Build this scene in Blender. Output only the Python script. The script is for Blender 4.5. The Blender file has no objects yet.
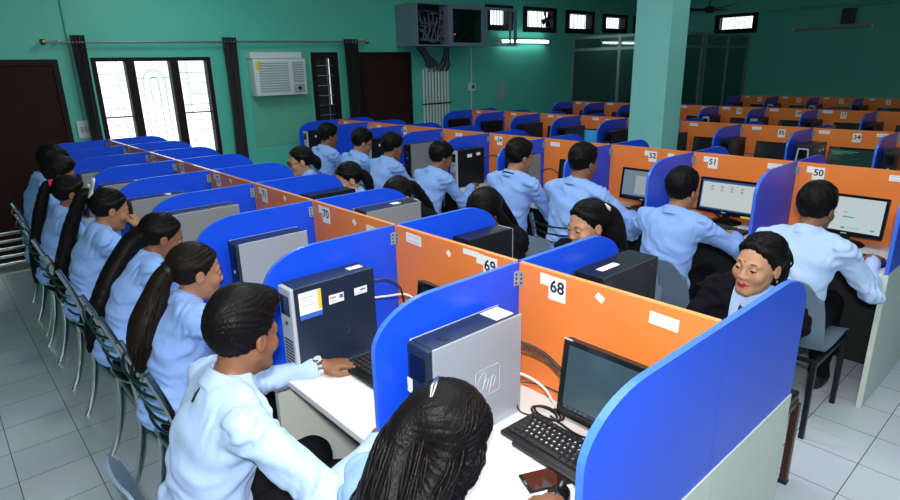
import bpy, bmesh, math, random
import numpy as np
from mathutils import Vector, Matrix
random.seed(7)
rng = np.random.default_rng(7)
SC = bpy.context.scene
COL = SC.collection
PI = math.pi

# ------------------------------------------------------------------ materials
def srgb(r, g, b):
    def f(c):
        c /= 255.0
        return c / 12.92 if c <= 0.04045 else ((c + 0.055) / 1.055) ** 2.4
    return (f(r), f(g), f(b), 1.0)

def new_mat(name):
    m = bpy.data.materials.new(name)
    m.use_nodes = True
    return m, m.node_tree.nodes, m.node_tree.links, m.node_tree.nodes['Principled BSDF']

def mat(name, col, rough=0.5, metal=0.0, var=0.06, scale=6.0, bump=0.0, bscale=60.0, stretch=(1, 1, 1), spec=0.5,
        emit=None, estr=0.0, coat=0.0, trans=0.0, sheen=0.0):
    """principled material with a little procedural colour and surface variation"""
    m, N, L, P = new_mat(name)
    P.inputs['Roughness'].default_value = rough
    P.inputs['Metallic'].default_value = metal
    P.inputs['Specular IOR Level'].default_value = spec
    P.inputs['Coat Weight'].default_value = coat
    P.inputs['Transmission Weight'].default_value = trans
    P.inputs['Sheen Weight'].default_value = sheen
    tc = N.new('ShaderNodeTexCoord')
    mp = N.new('ShaderNodeMapping'); mp.inputs['Scale'].default_value = stretch
    L.new(tc.outputs['Object'], mp.inputs['Vector'])
    nz = N.new('ShaderNodeTexNoise'); nz.inputs['Scale'].default_value = scale; nz.inputs['Detail'].default_value = 4
    L.new(mp.outputs['Vector'], nz.inputs['Vector'])
    mx = N.new('ShaderNodeMix'); mx.data_type = 'RGBA'
    c = Vector(col[:3])
    mx.inputs[6].default_value = (*(c * (1 - var)), 1)
    mx.inputs[7].default_value = (*[min(1.0, v) for v in c * (1 + var)], 1)
    L.new(nz.outputs['Fac'], mx.inputs[0])
    L.new(mx.outputs[2], P.inputs['Base Color'])
    if bump:
        n2 = N.new('ShaderNodeTexNoise'); n2.inputs['Scale'].default_value = bscale; n2.inputs['Detail'].default_value = 3
        L.new(mp.outputs['Vector'], n2.inputs['Vector'])
        b = N.new('ShaderNodeBump'); b.inputs['Strength'].default_value = bump; b.inputs['Distance'].default_value = 0.01
        L.new(n2.outputs['Fac'], b.inputs['Height']); L.new(b.outputs['Normal'], P.inputs['Normal'])
    if emit:
        P.inputs['Emission Color'].default_value = emit
        P.inputs['Emission Strength'].default_value = estr
    return m

def mat_tiles():
    m, N, L, P = new_mat('floor_tiles')
    tc = N.new('ShaderNodeTexCoord')
    mp = N.new('ShaderNodeMapping'); mp.inputs['Location'].default_value = (-0.0608, -1.2898 + 0.002, 0)
    L.new(tc.outputs['Object'], mp.inputs['Vector'])
    br = N.new('ShaderNodeTexBrick'); br.offset = 0.0; br.squash = 1.0
    br.inputs['Scale'].default_value = 1.0
    br.inputs['Brick Width'].default_value = 0.2918; br.inputs['Row Height'].default_value = 0.2972
    br.inputs['Mortar Size'].default_value = 0.0022; br.inputs['Mortar Smooth'].default_value = 0.2
    br.inputs['Color1'].default_value = srgb(218, 228, 240); br.inputs['Color2'].default_value = srgb(208, 220, 234)
    br.inputs['Mortar'].default_value = srgb(70, 78, 84)
    L.new(mp.outputs['Vector'], br.inputs['Vector'])
    nz = N.new('ShaderNodeTexNoise'); nz.inputs['Scale'].default_value = 3.0; nz.inputs['Detail'].default_value = 6
    L.new(tc.outputs['Object'], nz.inputs['Vector'])
    mx = N.new('ShaderNodeMix'); mx.data_type = 'RGBA'; mx.blend_type = 'MULTIPLY'; mx.inputs[0].default_value = 0.25
    L.new(br.outputs['Color'], mx.inputs[6]); L.new(nz.outputs['Color'], mx.inputs[7])
    L.new(mx.outputs[2], P.inputs['Base Color'])
    P.inputs['Roughness'].default_value = 0.32
    b = N.new('ShaderNodeBump'); b.inputs['Strength'].default_value = 0.3; b.inputs['Distance'].default_value = 0.004
    inv = N.new('ShaderNodeMath'); inv.operation = 'SUBTRACT'; inv.inputs[0].default_value = 1.0
    L.new(br.outputs['Fac'], inv.inputs[1]); L.new(inv.outputs[0], b.inputs['Height'])
    L.new(b.outputs['Normal'], P.inputs['Normal'])
    return m

def mat_shirt(name, col, line, freq=1300.0, rough=0.8):
    """shirt cloth with fine vertical stripes and a soft weave"""
    m, N, L, P = new_mat(name)
    tc = N.new('ShaderNodeTexCoord')
    sp = N.new('ShaderNodeSeparateXYZ'); L.new(tc.outputs['Object'], sp.inputs[0])
    ad = N.new('ShaderNodeMath'); ad.operation = 'ADD'
    my = N.new('ShaderNodeMath'); my.operation = 'MULTIPLY'; my.inputs[1].default_value = 0.8
    L.new(sp.outputs['Y'], my.inputs[0]); L.new(sp.outputs['X'], ad.inputs[0]); L.new(my.outputs[0], ad.inputs[1])
    m1 = N.new('ShaderNodeMath'); m1.operation = 'MULTIPLY'; m1.inputs[1].default_value = freq
    s1 = N.new('ShaderNodeMath'); s1.operation = 'SINE'
    L.new(ad.outputs[0], m1.inputs[0]); L.new(m1.outputs[0], s1.inputs[0])
    rp = N.new('ShaderNodeMapRange'); rp.inputs[1].default_value = 0.1; rp.inputs[2].default_value = 1.0
    L.new(s1.outputs[0], rp.inputs[0])
    mx = N.new('ShaderNodeMix'); mx.data_type = 'RGBA'
    mx.inputs[6].default_value = col; mx.inputs[7].default_value = line
    L.new(rp.outputs[0], mx.inputs[0]); L.new(mx.outputs[2], P.inputs['Base Color'])
    P.inputs['Roughness'].default_value = rough; P.inputs['Specular IOR Level'].default_value = 0.2
    P.inputs['Sheen Weight'].default_value = 0.1
    nz = N.new('ShaderNodeTexNoise'); nz.inputs['Scale'].default_value = 22; nz.inputs['Detail'].default_value = 3
    mp = N.new('ShaderNodeMapping'); mp.inputs['Scale'].default_value = (1, 1, 0.45)
    L.new(tc.outputs['Object'], mp.inputs['Vector']); L.new(mp.outputs['Vector'], nz.inputs['Vector'])
    b = N.new('ShaderNodeBump'); b.inputs['Strength'].default_value = 0.35; b.inputs['Distance'].default_value = 0.012
    L.new(nz.outputs['Fac'], b.inputs['Height']); L.new(b.outputs['Normal'], P.inputs['Normal'])
    return m

def mat_hair(name, col):
    m, N, L, P = new_mat(name)
    tc = N.new('ShaderNodeTexCoord')
    mp = N.new('ShaderNodeMapping'); mp.inputs['Scale'].default_value = (1, 0.5, 0.10)
    L.new(tc.outputs['Object'], mp.inputs['Vector'])
    nz = N.new('ShaderNodeTexNoise'); nz.inputs['Scale'].default_value = 330; nz.inputs['Detail'].default_value = 2
    L.new(mp.outputs['Vector'], nz.inputs['Vector'])
    mx = N.new('ShaderNodeMix'); mx.data_type = 'RGBA'
    c = Vector(col[:3]); mx.inputs[6].default_value = (*(c * 0.5), 1); mx.inputs[7].default_value = (*(c * 1.6), 1)
    L.new(nz.outputs['Fac'], mx.inputs[0]); L.new(mx.outputs[2], P.inputs['Base Color'])
    P.inputs['Roughness'].default_value = 0.42; P.inputs['Specular IOR Level'].default_value = 0.11
    b = N.new('ShaderNodeBump'); b.inputs['Strength'].default_value = 0.5; b.inputs['Distance'].default_value = 0.004
    L.new(nz.outputs['Fac'], b.inputs['Height']); L.new(b.outputs['Normal'], P.inputs['Normal'])
    return m

def mat_glass(name, tint=(0.9, 0.95, 0.95, 1), rough=0.02, opac=0.12):
    m, N, L, P = new_mat(name)
    out = N['Material Output']; N.remove(P)
    t = N.new('ShaderNodeBsdfTransparent'); t.inputs[0].default_value = tint
    g = N.new('ShaderNodeBsdfGlossy'); g.inputs['Roughness'].default_value = rough
    nz = N.new('ShaderNodeTexNoise'); nz.inputs['Scale'].default_value = 4
    mr = N.new('ShaderNodeMapRange'); mr.inputs[3].default_value = opac * 0.7; mr.inputs[4].default_value = opac * 1.3
    mx = N.new('ShaderNodeMixShader')
    L.new(nz.outputs['Fac'], mr.inputs[0]); L.new(mr.outputs[0], mx.inputs[0])
    L.new(t.outputs[0], mx.inputs[1]); L.new(g.outputs[0], mx.inputs[2]); L.new(mx.outputs[0], out.inputs[0])
    return m

def mat_screen(name, col, strength, band=None, seed=0.0):
    """a display glowing with its picture or a painted reflection"""
    m, N, L, P = new_mat(name)
    P.inputs['Base Color'].default_value = (0.01, 0.01, 0.012, 1)
    P.inputs['Roughness'].default_value = 0.18
    tc = N.new('ShaderNodeTexCoord')
    nz = N.new('ShaderNodeTexNoise'); nz.inputs['Scale'].default_value = 4.0
    mp = N.new('ShaderNodeMapping'); mp.inputs['Location'].default_value = (seed, seed, 0)
    L.new(tc.outputs['Object'], mp.inputs['Vector']); L.new(mp.outputs['Vector'], nz.inputs['Vector'])
    mx = N.new('ShaderNodeMix'); mx.data_type = 'RGBA'
    mx.inputs[6].default_value = col
    mx.inputs[7].default_value = band if band else (*(Vector(col[:3]) * 0.93), 1)
    L.new(nz.outputs['Fac'], mx.inputs[0]); L.new(mx.outputs[2], P.inputs['Emission Color'])
    P.inputs['Emission Strength'].default_value = strength
    return m

M = {}
M['blue'] = mat('blue_laminate', srgb(22, 78, 226), 0.3, var=0.04, bump=0.03, bscale=40, spec=0.4)
M['blue_edge'] = mat('blue_edge_band', srgb(66, 116, 236), 0.3, var=0.05)
M['orange'] = mat('orange_laminate', srgb(242, 134, 64), 0.34, var=0.04, bump=0.03, bscale=30, spec=0.4)
M['orange_edge'] = mat('orange_edge_band', srgb(242, 164, 104), 0.12, var=0.05)
M['white_lam'] = mat('white_laminate', srgb(228, 230, 228), 0.28, var=0.03)
M['grey_lam'] = mat('pale_grey_laminate', srgb(206, 214, 208), 0.45, var=0.05, bump=0.04, bscale=25)
M['wall'] = mat('teal_wall_paint', srgb(86, 188, 170), 0.42, var=0.05, scale=2.0, bump=0.12, bscale=9)
M['wall_patch'] = mat('pale_teal_patch', srgb(92, 172, 148), 0.6, var=0.12, scale=5.0, bump=0.2, bscale=8)
M['pillar'] = mat('pillar_paint', srgb(126, 198, 192), 0.55, var=0.03, bump=0.05, bscale=12)
M['ceiling'] = mat('ceiling_paint', srgb(190, 214, 204), 0.8, var=0.04)
M['floor'] = mat_tiles()
M['dark_wood'] = mat('dark_brown_wood', srgb(34, 19, 18), 0.6, spec=.2, var=0.25, scale=4, stretch=(3, 3, 0.4), bump=0.1)
M['door_metal'] = mat('maroon_door', srgb(46, 22, 22), 0.7, var=0.2, scale=5, bump=0.05, spec=.15)
M['curtain'] = mat('black_curtain_cloth', srgb(15, 11, 14), 0.9, var=0.3, scale=30, stretch=(1, 1, 0.2), sheen=0.2)
M['steel'] = mat('chrome_steel', (0.55, 0.57, 0.58, 1), 0.22, metal=1.0, var=0.05)
M['dull_steel'] = mat('dull_steel', (0.34, 0.36, 0.37, 1), 0.4, metal=0.9, var=0.08)
M['green_rod'] = mat('dark_green_rod', srgb(24, 46, 42), 0.3, metal=0.4, var=0.1)
M['aluminium'] = mat('aluminium_frame', srgb(150, 166, 166), 0.4, metal=0.6, var=0.05)
M['black_plastic'] = mat('black_plastic', srgb(22, 23, 26), 0.38, var=0.1, bump=0.03, bscale=300)
M['black_gloss'] = mat('glossy_black_plastic', srgb(14, 15, 18), 0.15, var=0.1)
M['key'] = mat('matt_black_keycap', srgb(34, 35, 38), 0.5, var=0.12)
M['navy_case'] = mat('navy_painted_case', srgb(28, 40, 62), 0.42, var=0.08, bump=0.02, bscale=200)
M['silver_case'] = mat('silver_painted_case', srgb(172, 180, 190), 0.36, var=0.04, metal=0.25)
M['grey_case'] = mat('warm_grey_case', srgb(140, 142, 144), 0.42, var=0.05, metal=0.15)
M['dark_case'] = mat('charcoal_case', srgb(46, 49, 54), 0.42, var=0.08, metal=0.15)
M['black_case'] = mat('black_case', srgb(24, 26, 30), 0.36, var=0.08)
M['bezel_silver'] = mat('silver_plastic', srgb(184, 190, 198), 0.32, var=0.04)
M['paper'] = mat('white_paper', srgb(240, 240, 238), 0.7, var=0.02)
M['ink'] = mat('black_ink', srgb(22, 24, 34), 0.6, var=0.1)
M['grey_ink'] = mat('grey_ink', srgb(184, 190, 198), 0.7, var=0.1)
M['yellow'] = mat('yellow_paper', srgb(228, 200, 60), 0.6, var=0.05)
M['sticker_blue'] = mat('blue_print', srgb(60, 100, 200), 0.6, var=0.05)
M['sticker_red'] = mat('red_print', srgb(196, 84, 92), 0.6, var=0.05)
M['grey_plastic'] = mat('blue_grey_plastic', srgb(104, 124, 144), 0.42, var=0.05, bump=0.03, bscale=150)
M['black_metal'] = mat('black_painted_steel', srgb(26, 27, 30), 0.35, var=0.1, metal=0.3)
M['brown_metal'] = mat('brown_painted_steel', srgb(74, 50, 42), 0.4, var=0.1, metal=0.2)
M['black_vinyl'] = mat('black_vinyl', srgb(20, 20, 24), 0.4, var=0.1, bump=0.1, bscale=120)
M['brass'] = mat('brass', (0.42, 0.3, 0.12, 1), 0.35, metal=1.0)
M['ac_white'] = mat('ivory_plastic', srgb(206, 214, 214), 0.45, var=0.03)
M['ac_grille'] = mat('grey_grille', srgb(150, 162, 166), 0.5, var=0.05)
M['rack'] = mat('grey_rack_paint', srgb(112, 132, 148), 0.45, var=0.05)
M['rack_dark'] = mat('dark_rack_interior', srgb(20, 26, 30), 0.6, var=0.2)
M['cable'] = mat('black_cable', srgb(18, 18, 20), 0.45, var=0.1)
M['cable_grey'] = mat('grey_cable', srgb(96, 108, 120), 0.5, var=0.1)
M['cable_white'] = mat('white_cable', srgb(220, 222, 222), 0.45, var=0.04)
M['conduit'] = mat('white_pvc_conduit', srgb(196, 206, 206), 0.4, var=0.04)
M['glass'] = mat_glass('window_glass')
M['cabin_glass'] = mat_glass('tinted_cabin_glass', (0.5, 0.62, 0.6, 1), 0.05, 0.1)
M['tube_on'] = mat('lit_fluorescent_tube', (0.9, 1, 0.98, 1), 0.4, emit=(0.8, 1.0, 0.95, 1), estr=14.0)
M['tube_off'] = mat('unlit_fluorescent_tube', srgb(150, 164, 164), 0.3)
M['red_led'] = mat('red_indicator', (0.5, 0.02, 0.02, 1), 0.4, emit=(1, 0.06, 0.04, 1), estr=3.0)
M['red_cloth'] = mat('pink_red_band', srgb(232, 40, 92), 0.7)
M['white_cloth'] = mat('white_ribbon', srgb(236, 236, 240), 0.7)
M['board_grey'] = mat('grey_board', srgb(150, 164, 168), 0.6)
M['fan'] = mat('dark_fan_paint', srgb(44, 40, 40), 0.4, metal=0.2)

M['hinge'] = mat('zinc_hinge', srgb(168, 174, 180), .4, metal=.3)
M['shade_board'] = mat('painted_under_desk_shade', srgb(32, 36, 36), .6, var=.08)  # dark tone stands in for the deep shade below the desks

# ------------------------------------------------------------------ mesh builder
class MB:
    def __init__(s):
        s.v = []; s.f = []; s.m = []
    def add(s, verts, faces, mi=0):
        o = len(s.v); s.v += [tuple(p) for p in verts]
        s.f += [tuple(i + o for i in f) for f in faces]; s.m += [mi] * len(faces)
        return s
    def box(s, c, d, bev=0.0, mi=0, rot=None, seg=2):
        bm = bmesh.new(); bmesh.ops.create_cube(bm, size=1.0)
        for v in bm.verts: v.co = Vector((v.co.x * d[0], v.co.y * d[1], v.co.z * d[2]))
        if bev: bmesh.ops.bevel(bm, geom=list(bm.edges), offset=bev, segments=seg, affect='EDGES', profile=0.6)
        R = rot if rot is not None else Matrix.Identity(3)
        bm.verts.index_update()
        s.add([R @ v.co + Vector(c) for v in bm.verts], [[v.index for v in f.verts] for f in bm.faces], mi)
        bm.free(); return s
    def span(s, a, b, bev=0.0, mi=0):
        return s.box([(a[i] + b[i]) / 2 for i in range(3)], [abs(b[i] - a[i]) for i in range(3)], bev, mi)
    def tube(s, pts, r, n=8, mi=0, cap=True, flat=1.0):
        pts = [Vector(p) for p in pts]; rr = r if hasattr(r, '__len__') else [r] * len(pts)
        T = []
        for i in range(len(pts)):
            a = pts[max(i - 1, 0)]; b = pts[min(i + 1, len(pts) - 1)]
            t = (b - a); T.append(t.normalized() if t.length > 1e-9 else Vector((0, 0, 1)))
        u = T[0].orthogonal().normalized(); verts = []
        for i, p in enumerate(pts):
            u = (u - T[i] * u.dot(T[i]))
            u = u.normalized() if u.length > 1e-6 else T[i].orthogonal().normalized()
            w = T[i].cross(u)
            for k in range(n):
                a = 2 * PI * k / n
                verts.append(p + (u * math.cos(a) + w * math.sin(a) * flat) * rr[i])
        faces = []
        for i in range(len(pts) - 1):
            for k in range(n):
                faces.append((i * n + k, i * n + (k + 1) % n, (i + 1) * n + (k + 1) % n, (i + 1) * n + k))
        if cap:
            faces.append(tuple(range(n))[::-1]); faces.append(tuple((len(pts) - 1) * n + k for k in range(n)))
        return s.add(verts, faces, mi)
    def prism(s, poly, axis, a, b, mi=0, mi_edge=None):
        """extrude a 2-D outline; axis 'x' -> outline in (y,z), 'y' -> (x,z), 'z' -> (x,y)"""
        def P(u, v, w):
            return {'x': (w, u, v), 'y': (u, w, v), 'z': (u, v, w)}[axis]
        n = len(poly)
        vs = [P(u, v, a) for u, v in poly] + [P(u, v, b) for u, v in poly]
        s.add(vs, [tuple(range(n))[::-1], tuple(range(n, 2 * n))], mi)
        s.add(vs, [(i, (i + 1) % n, n + (i + 1) % n, n + i) for i in range(n)], mi if mi_edge is None else mi_edge)
        return s
    def lathe(s, prof, n=20, c=(0, 0, 0), mi=0):
        vs = []; fs = []
        for (r, z) in prof:
            for k in range(n):
                a = 2 * PI * k / n; vs.append((c[0] + r * math.cos(a), c[1] + r * math.sin(a), c[2] + z))
        for i in range(len(prof) - 1):
            for k in range(n): fs.append((i * n + k, i * n + (k + 1) % n, (i + 1) * n + (k + 1) % n, (i + 1) * n + k))
        fs.append(tuple(range(n))[::-1]); fs.append(tuple((len(prof) - 1) * n + k for k in range(n)))
        return s.add(vs, fs, mi)
    def grid(s, P, mi=0, closed=False):
        """P[i][j] -> point"""
        a = len(P); b = len(P[0]); vs = [p for row in P for p in row]
        return s.add(vs, [(i * b + j, (i + 1) * b + j, (i + 1) * b + j + 1, i * b + j + 1) for i in range(a - 1) for j in range(b - 1)], mi)
    def build(s, name, mats, parent=None, smooth=False, loc=None, rot=None, fix=True):
        me = bpy.data.meshes.new(name)
        me.from_pydata(s.v, [], s.f)
        if not isinstance(mats, (list, tuple)): mats = [mats]
        for m in mats: me.materials.append(m)
        if len(mats) > 1: me.polygons.foreach_set('material_index', s.m)
        if fix:
            bm = bmesh.new(); bm.from_mesh(me); bmesh.ops.remove_doubles(bm, verts=list(bm.verts), dist=1e-6)
            bmesh.ops.recalc_face_normals(bm, faces=list(bm.faces)); bm.to_mesh(me); bm.free()
        if smooth:
            me.polygons.foreach_set('use_smooth', [True] * len(me.polygons))
            if smooth == 'auto': me.set_sharp_from_angle(angle=math.radians(35))
        me.update()
        return link(name, me, parent, loc, rot)

def link(name, me, parent=None, loc=None, rot=None):
    o = bpy.data.objects.new(name, me); COL.objects.link(o)
    if parent: o.parent = parent
    if loc: o.location = loc
    if rot: o.rotation_euler = rot
    return o

def thing(name, label, cat, loc=(0, 0, 0), rz=0.0, group=None):
    o = bpy.data.objects.new(name, None); COL.objects.link(o)
    o.empty_display_size = 0.05
    o.location = loc; o.rotation_euler = (0, 0, rz)
    return tag(o, label, cat, group)
def tag(o, label, cat, group=None):
    o['label'] = label; o['category'] = cat
    if group: o['group'] = group
    return o
def struct(o):
    o['kind'] = 'structure'; return o
def kids(o): return [c for c in o.children]
def dup(o, parent=None, drop=()):
    c = o.copy(); COL.objects.link(c)
    if parent: c.parent = parent
    for ch in kids(o):
        if ch.name.split('.')[0] not in drop: dup(ch, c, drop)
    return c
def place(o, loc, rz=0.0, label=None, group=None):
    o.location = loc; o.rotation_euler = (0, 0, rz)
    if label: o['label'] = label
    if group: o['group'] = group
    return o

_txt = {}
def text_mesh(body, size, bold=0.0):
    """font outline -> (verts, faces) centred at the origin, in the xy plane"""
    key = (body, size, bold)
    if key not in _txt:
        cu = bpy.data.curves.new('lettering', 'FONT'); cu.body = body; cu.size = size
        cu.align_x = 'CENTER'; cu.align_y = 'CENTER'; cu.offset = bold; cu.resolution_u = 4
        ob = bpy.data.objects.new('lettering', cu); COL.objects.link(ob)
        bpy.context.view_layer.update()
        me = bpy.data.meshes.new_from_object(ob.evaluated_get(bpy.context.evaluated_depsgraph_get()))
        _txt[key] = ([tuple(v.co) for v in me.vertices], [tuple(p.vertices) for p in me.polygons])
        bpy.data.objects.remove(ob); bpy.data.curves.remove(cu); bpy.data.meshes.remove(me)
    return _txt[key]
def put_text(mb, body, size, origin, ux, uy, mi=0, bold=0.0):
    v, f = text_mesh(body, size, bold); o = Vector(origin); ux = Vector(ux); uy = Vector(uy)
    return mb.add([o + ux * a[0] + uy * a[1] for a in v], f, mi)
# ------------------------------------------------------------------ the room
XW, YF, XR, YN, ZC = -6.75, 11.5, 3.4, -3.2, 3.35

def wall_with_holes(name, axis, pos, th, u0, u1, z0, z1, holes, m):
    us = sorted({u0, u1, *[h[0] for h in holes], *[h[1] for h in holes]})
    zs = sorted({z0, z1, *[h[2] for h in holes], *[h[3] for h in holes]})
    mb = MB()
    for i in range(len(us) - 1):
        for j in range(len(zs) - 1):
            uc, zc = (us[i] + us[i + 1]) / 2, (zs[j] + zs[j + 1]) / 2
            if any(h[0] < uc < h[1] and h[2] < zc < h[3] for h in holes): continue
            if axis == 'x': mb.span((pos, us[i], zs[j]), (pos + th, us[i + 1], zs[j + 1]))
            else: mb.span((us[i], pos, zs[j]), (us[i + 1], pos + th, zs[j + 1]))
    return struct(mb.build(name, m))

VENTS = [(5.94, 6.60, 2.39, 2.79), (6.87, 7.78, 2.38, 2.80), (8.06, 8.96, 2.38, 2.79), (9.25, 10.13, 2.41, 2.77), (10.36, 11.2, 2.42, 2.77)]
WIN1 = (0.11, 1.36, 0.85, 2.0)
WIN2 = (2.68, 3.09, 0.95, 2.05)
FVENT = (-5.52, -4.66, 2.35, 2.73)
wall_with_holes('wall_left', 'x', XW - 0.2, 0.2, YN, YF, 0, ZC, [WIN1, WIN2] + VENTS, M['wall'])
wall_with_holes('wall_back', 'y', YF, 0.2, XW, XR, 0, ZC, [FVENT], M['wall'])
struct(MB().span((XR, YN, 0), (XR + 0.2, YF, ZC)).build('wall_right', M['wall']))
struct(MB().span((XW, YN - 0.2, 0), (XR, YN, ZC)).build('wall_front', M['wall']))
struct(MB().span((XW - .2, YN - .2, -0.1), (XR + .2, YF + .2, 0)).build('floor', M['floor']))
struct(MB().span((XW - .2, YN - .2, ZC), (XR + .2, YF + .2, ZC + 0.15)).build('ceiling', M['ceiling']))
struct(MB().span((-2.46, 3.5, 0), (-2.125, 3.79, ZC)).build('pillar', M['pillar']))
# pale patched plaster under the air conditioner
struct(MB().span((XW + 0.0005, 1.80, 0.9), (XW + 0.006, 2.64, 2.07)).build('trim_1', M['wall_patch']))
struct(MB().span((-6.40, -1.9, 0.0), (-6.33, -0.5, 0.012)).build('trim_2', M['white_lam']))

# window 1: three casements with grilles
w = struct(thing('window_1', 'three-panel dark wooden window glowing with daylight', 'window', (XW, 0.735, WIN1[2])))
for k in ('label', 'category'): del w[k]
fr = MB()
X0 = -0.1
def wy(y): return y - 0.735
y0, y1, zb, zt = WIN1[0], WIN1[1], 0.0, WIN1[3] - WIN1[2]
fr.span((X0, wy(y0), zb), (X0 + .1, wy(y0) + .05, zt)).span((X0, wy(y1) - .05, zb), (X0 + .1, wy(y1), zt))
fr.span((X0, wy(y0) + .05, zt - .04), (X0 + .1, wy(y1) - .05, zt)).span((X0, wy(y0) + .05, zb), (X0 + .1, wy(y1) - .05, zb + .05))
for ym in (0.485, 0.945): fr.span((X0, wy(ym) - .045, zb + .05), (X0 + .1, wy(ym) + .045, zt - .04))
fr.build('window_frame', M['dark_wood'], w)
for n, (a, b) in enumerate(((0.16, 0.44), (0.53, 0.90), (0.99, 1.31))):
    MB().span((X0 + .02, wy(a), zb + .05), (X0 + .026, wy(b), zt - .04)).build('pane', M['glass'], w)
    g = MB(); xg = X0 + .05; zm = zt - 0.04
    if n == 1:
        c = (a + b) / 2
        for r in (0.045, 0.115):
            pts = [(xg, wy(c - r), 0.05), (xg, wy(c - r), zm - .22)]
            pts += [(xg, wy(c) - r * math.cos(t * PI / 10), zm - .22 + r * math.sin(t * PI / 10) * 1.1) for t in range(1, 10)]
            pts += [(xg, wy(c + r), zm - .22), (xg, wy(c + r), 0.05)]
            g.tube(pts, 0.0036, 6)
        g.tube([(xg, wy(a), zm - .18), (xg, wy(b), zm - .18)], .0032, 6)
        g.tube([(xg, wy(a), .35), (xg, wy(c - .115), .35)], .0032, 6).tube([(xg, wy(c + .115), .35), (xg, wy(b), .35)], .0032, 6)
    else:
        ym = a + (b - a) * (0.72 if n == 0 else 0.3)
        g.tube([(xg, wy(ym), .05), (xg, wy(ym), zm)], .0032, 6)
        for k, z in enumerate((.2, .32, .44, .62, .74, .86, .98)):
            ya, yb = ((a, ym) if n == 0 else (ym, b)) if k % 3 else (a, b)
            g.tube([(xg, wy(ya), z), (xg, wy(yb), z)], .0032, 6)
        g.span((xg - .008, wy(a), .52), (xg + .008, wy(b), .535))
    g.build('grille', M['dark_wood'], w, smooth='auto')
# window 2: narrow dark louvred window
w = struct(bpy.data.objects.new('window_2', None)); COL.objects.link(w); w.location = (XW, 0, 0)
fr = MB()
a, b, zb, zt = WIN2
fr.span((-.08, a, zb), (.01, a + .07, zt)).span((-.08, b - .07, zb), (.01, b, zt)).span((-.08, a + .07, zt - .06), (.01, b - .07, zt)).span((-.08, a + .07, zb), (.01, b - .07, zb + .06))
fr.build('window_frame', M['dark_wood'], w)
MB().span((-.06, a + .07, zb + .06), (-.05, b - .07, zt - .06)).build('shutter', M['rack_dark'], w)
lv = MB()
for k in range(7): lv.tube([(-.03, a + .07, zb + .15 + k * .13), (-.03, b - .07, zb + .15 + k * .13)], .006, 6)
lv.tube([(-.03, b - .16, zb + .06), (-.03, b - .16, zt - .06)], .006, 6)
lv.build('grille', M['dull_steel'], w, smooth='auto')
MB().span((-.045, b - .125, zb + .42), (-.04, b - .115, zt - .08)).build('painted_light_gap', mat('painted_daylight', (.8, .9, 1, 1), .5, emit=(.8, .9, 1, 1), estr=0.8), w)  # solid glowing strip painted as daylight showing through the shutter

# high ventilator windows
def ventilator(n, loc, along, W, Hh, bars, fan=False):
    w = struct(bpy.data.objects.new('window_%d' % n, None)); COL.objects.link(w); w.location = loc
    if along == 'x': w.rotation_euler = (0, 0, -PI / 2)
    fr = MB()
    fr.span((-.12, -W / 2, 0), (.02, -W / 2 + .1, Hh)).span((-.12, W / 2 - .1, 0), (.02, W / 2, Hh))
    fr.span((-.12, -W / 2 + .1, Hh - .06), (.02, W / 2 - .1, Hh)).span((-.12, -W / 2 + .1, 0), (.02, W / 2 - .1, .09))
    fr.build('window_frame', M['dark_wood'], w)
    br = MB()
    for k in range(bars):
        y = -W / 2 + .1 + (W - .2) * (k + 1) / (bars + 1)
        br.tube([(-.06, y, .09), (-.06, y, Hh - .06)], .0055, 6)
    br.build('grille', M['dark_wood'], w, smooth='auto')
    MB().span((-.1, -W / 2 + .1, .09), (-.095, W / 2 - .1, Hh - .06)).build('pane', M['glass'], w)
    if fan:
        f = MB(); c = Vector((-.03, .22, Hh / 2 + .02))
        f.lathe([(.03, -.03), (.035, 0), (.03, .03)], 12)
        o = f.build('hub', M['black_metal'], w, loc=c, rot=(0, PI / 2, 0))
        bl = MB()
        for k in range(4):
            t = k * PI / 2 + .5
            d = Vector((0, math.cos(t), math.sin(t))); s = Vector((.25, -math.sin(t), math.cos(t)))
            bl.grid([[c + d * .03 - s * .02, c + d * .03 + s * .02], [c + d * .09 - s * .05, c + d * .09 + s * .045], [c + d * .14 - s * .05, c + d * .14 + s * .04]])
        bl.build('blade', M['black_metal'], w)
for i, v in enumerate(VENTS):
    ventilator(3 + i, (XW, (v[0] + v[1]) / 2, v[2]), 'y', v[1] - v[0], v[3] - v[2], 5, i == 1)
ventilator(8, ((FVENT[0] + FVENT[1]) / 2, YF, FVENT[2]), 'x', FVENT[1] - FVENT[0], FVENT[3] - FVENT[2], 6)

# doors
d = struct(bpy.data.objects.new('door_1', None)); COL.objects.link(d); d.location = (XW, -0.85, 0)
MB().span((0.002, -.78, 0.02), (.035, .61, 1.93), .004).build('door_leaf', M['door_metal'], d)
f = MB(); f.span((.001, .61, 0), (.05, .66, 1.985)).span((.001, -.85, 0), (.05, -.78, 1.985)).span((.001, -.78, 1.93), (.05, .61, 1.985))
f.build('door_frame', M['dark_wood'], d)
d = struct(bpy.data.objects.new('door_2', None)); COL.objects.link(d); d.location = (XW, 3.88, 0)
MB().span((0.002, -.40, 0.02), (.03, .40, 2.0), .004).build('door_leaf', M['door_metal'], d)
f = MB(); f.span((.001, .40, 0), (.045, .45, 2.05)).span((.001, -.46, 0), (.045, -.40, 2.05)).span((.001, -.40, 2.0), (.045, .40, 2.05))
f.build('door_frame', M['dark_wood'], d)
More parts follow.
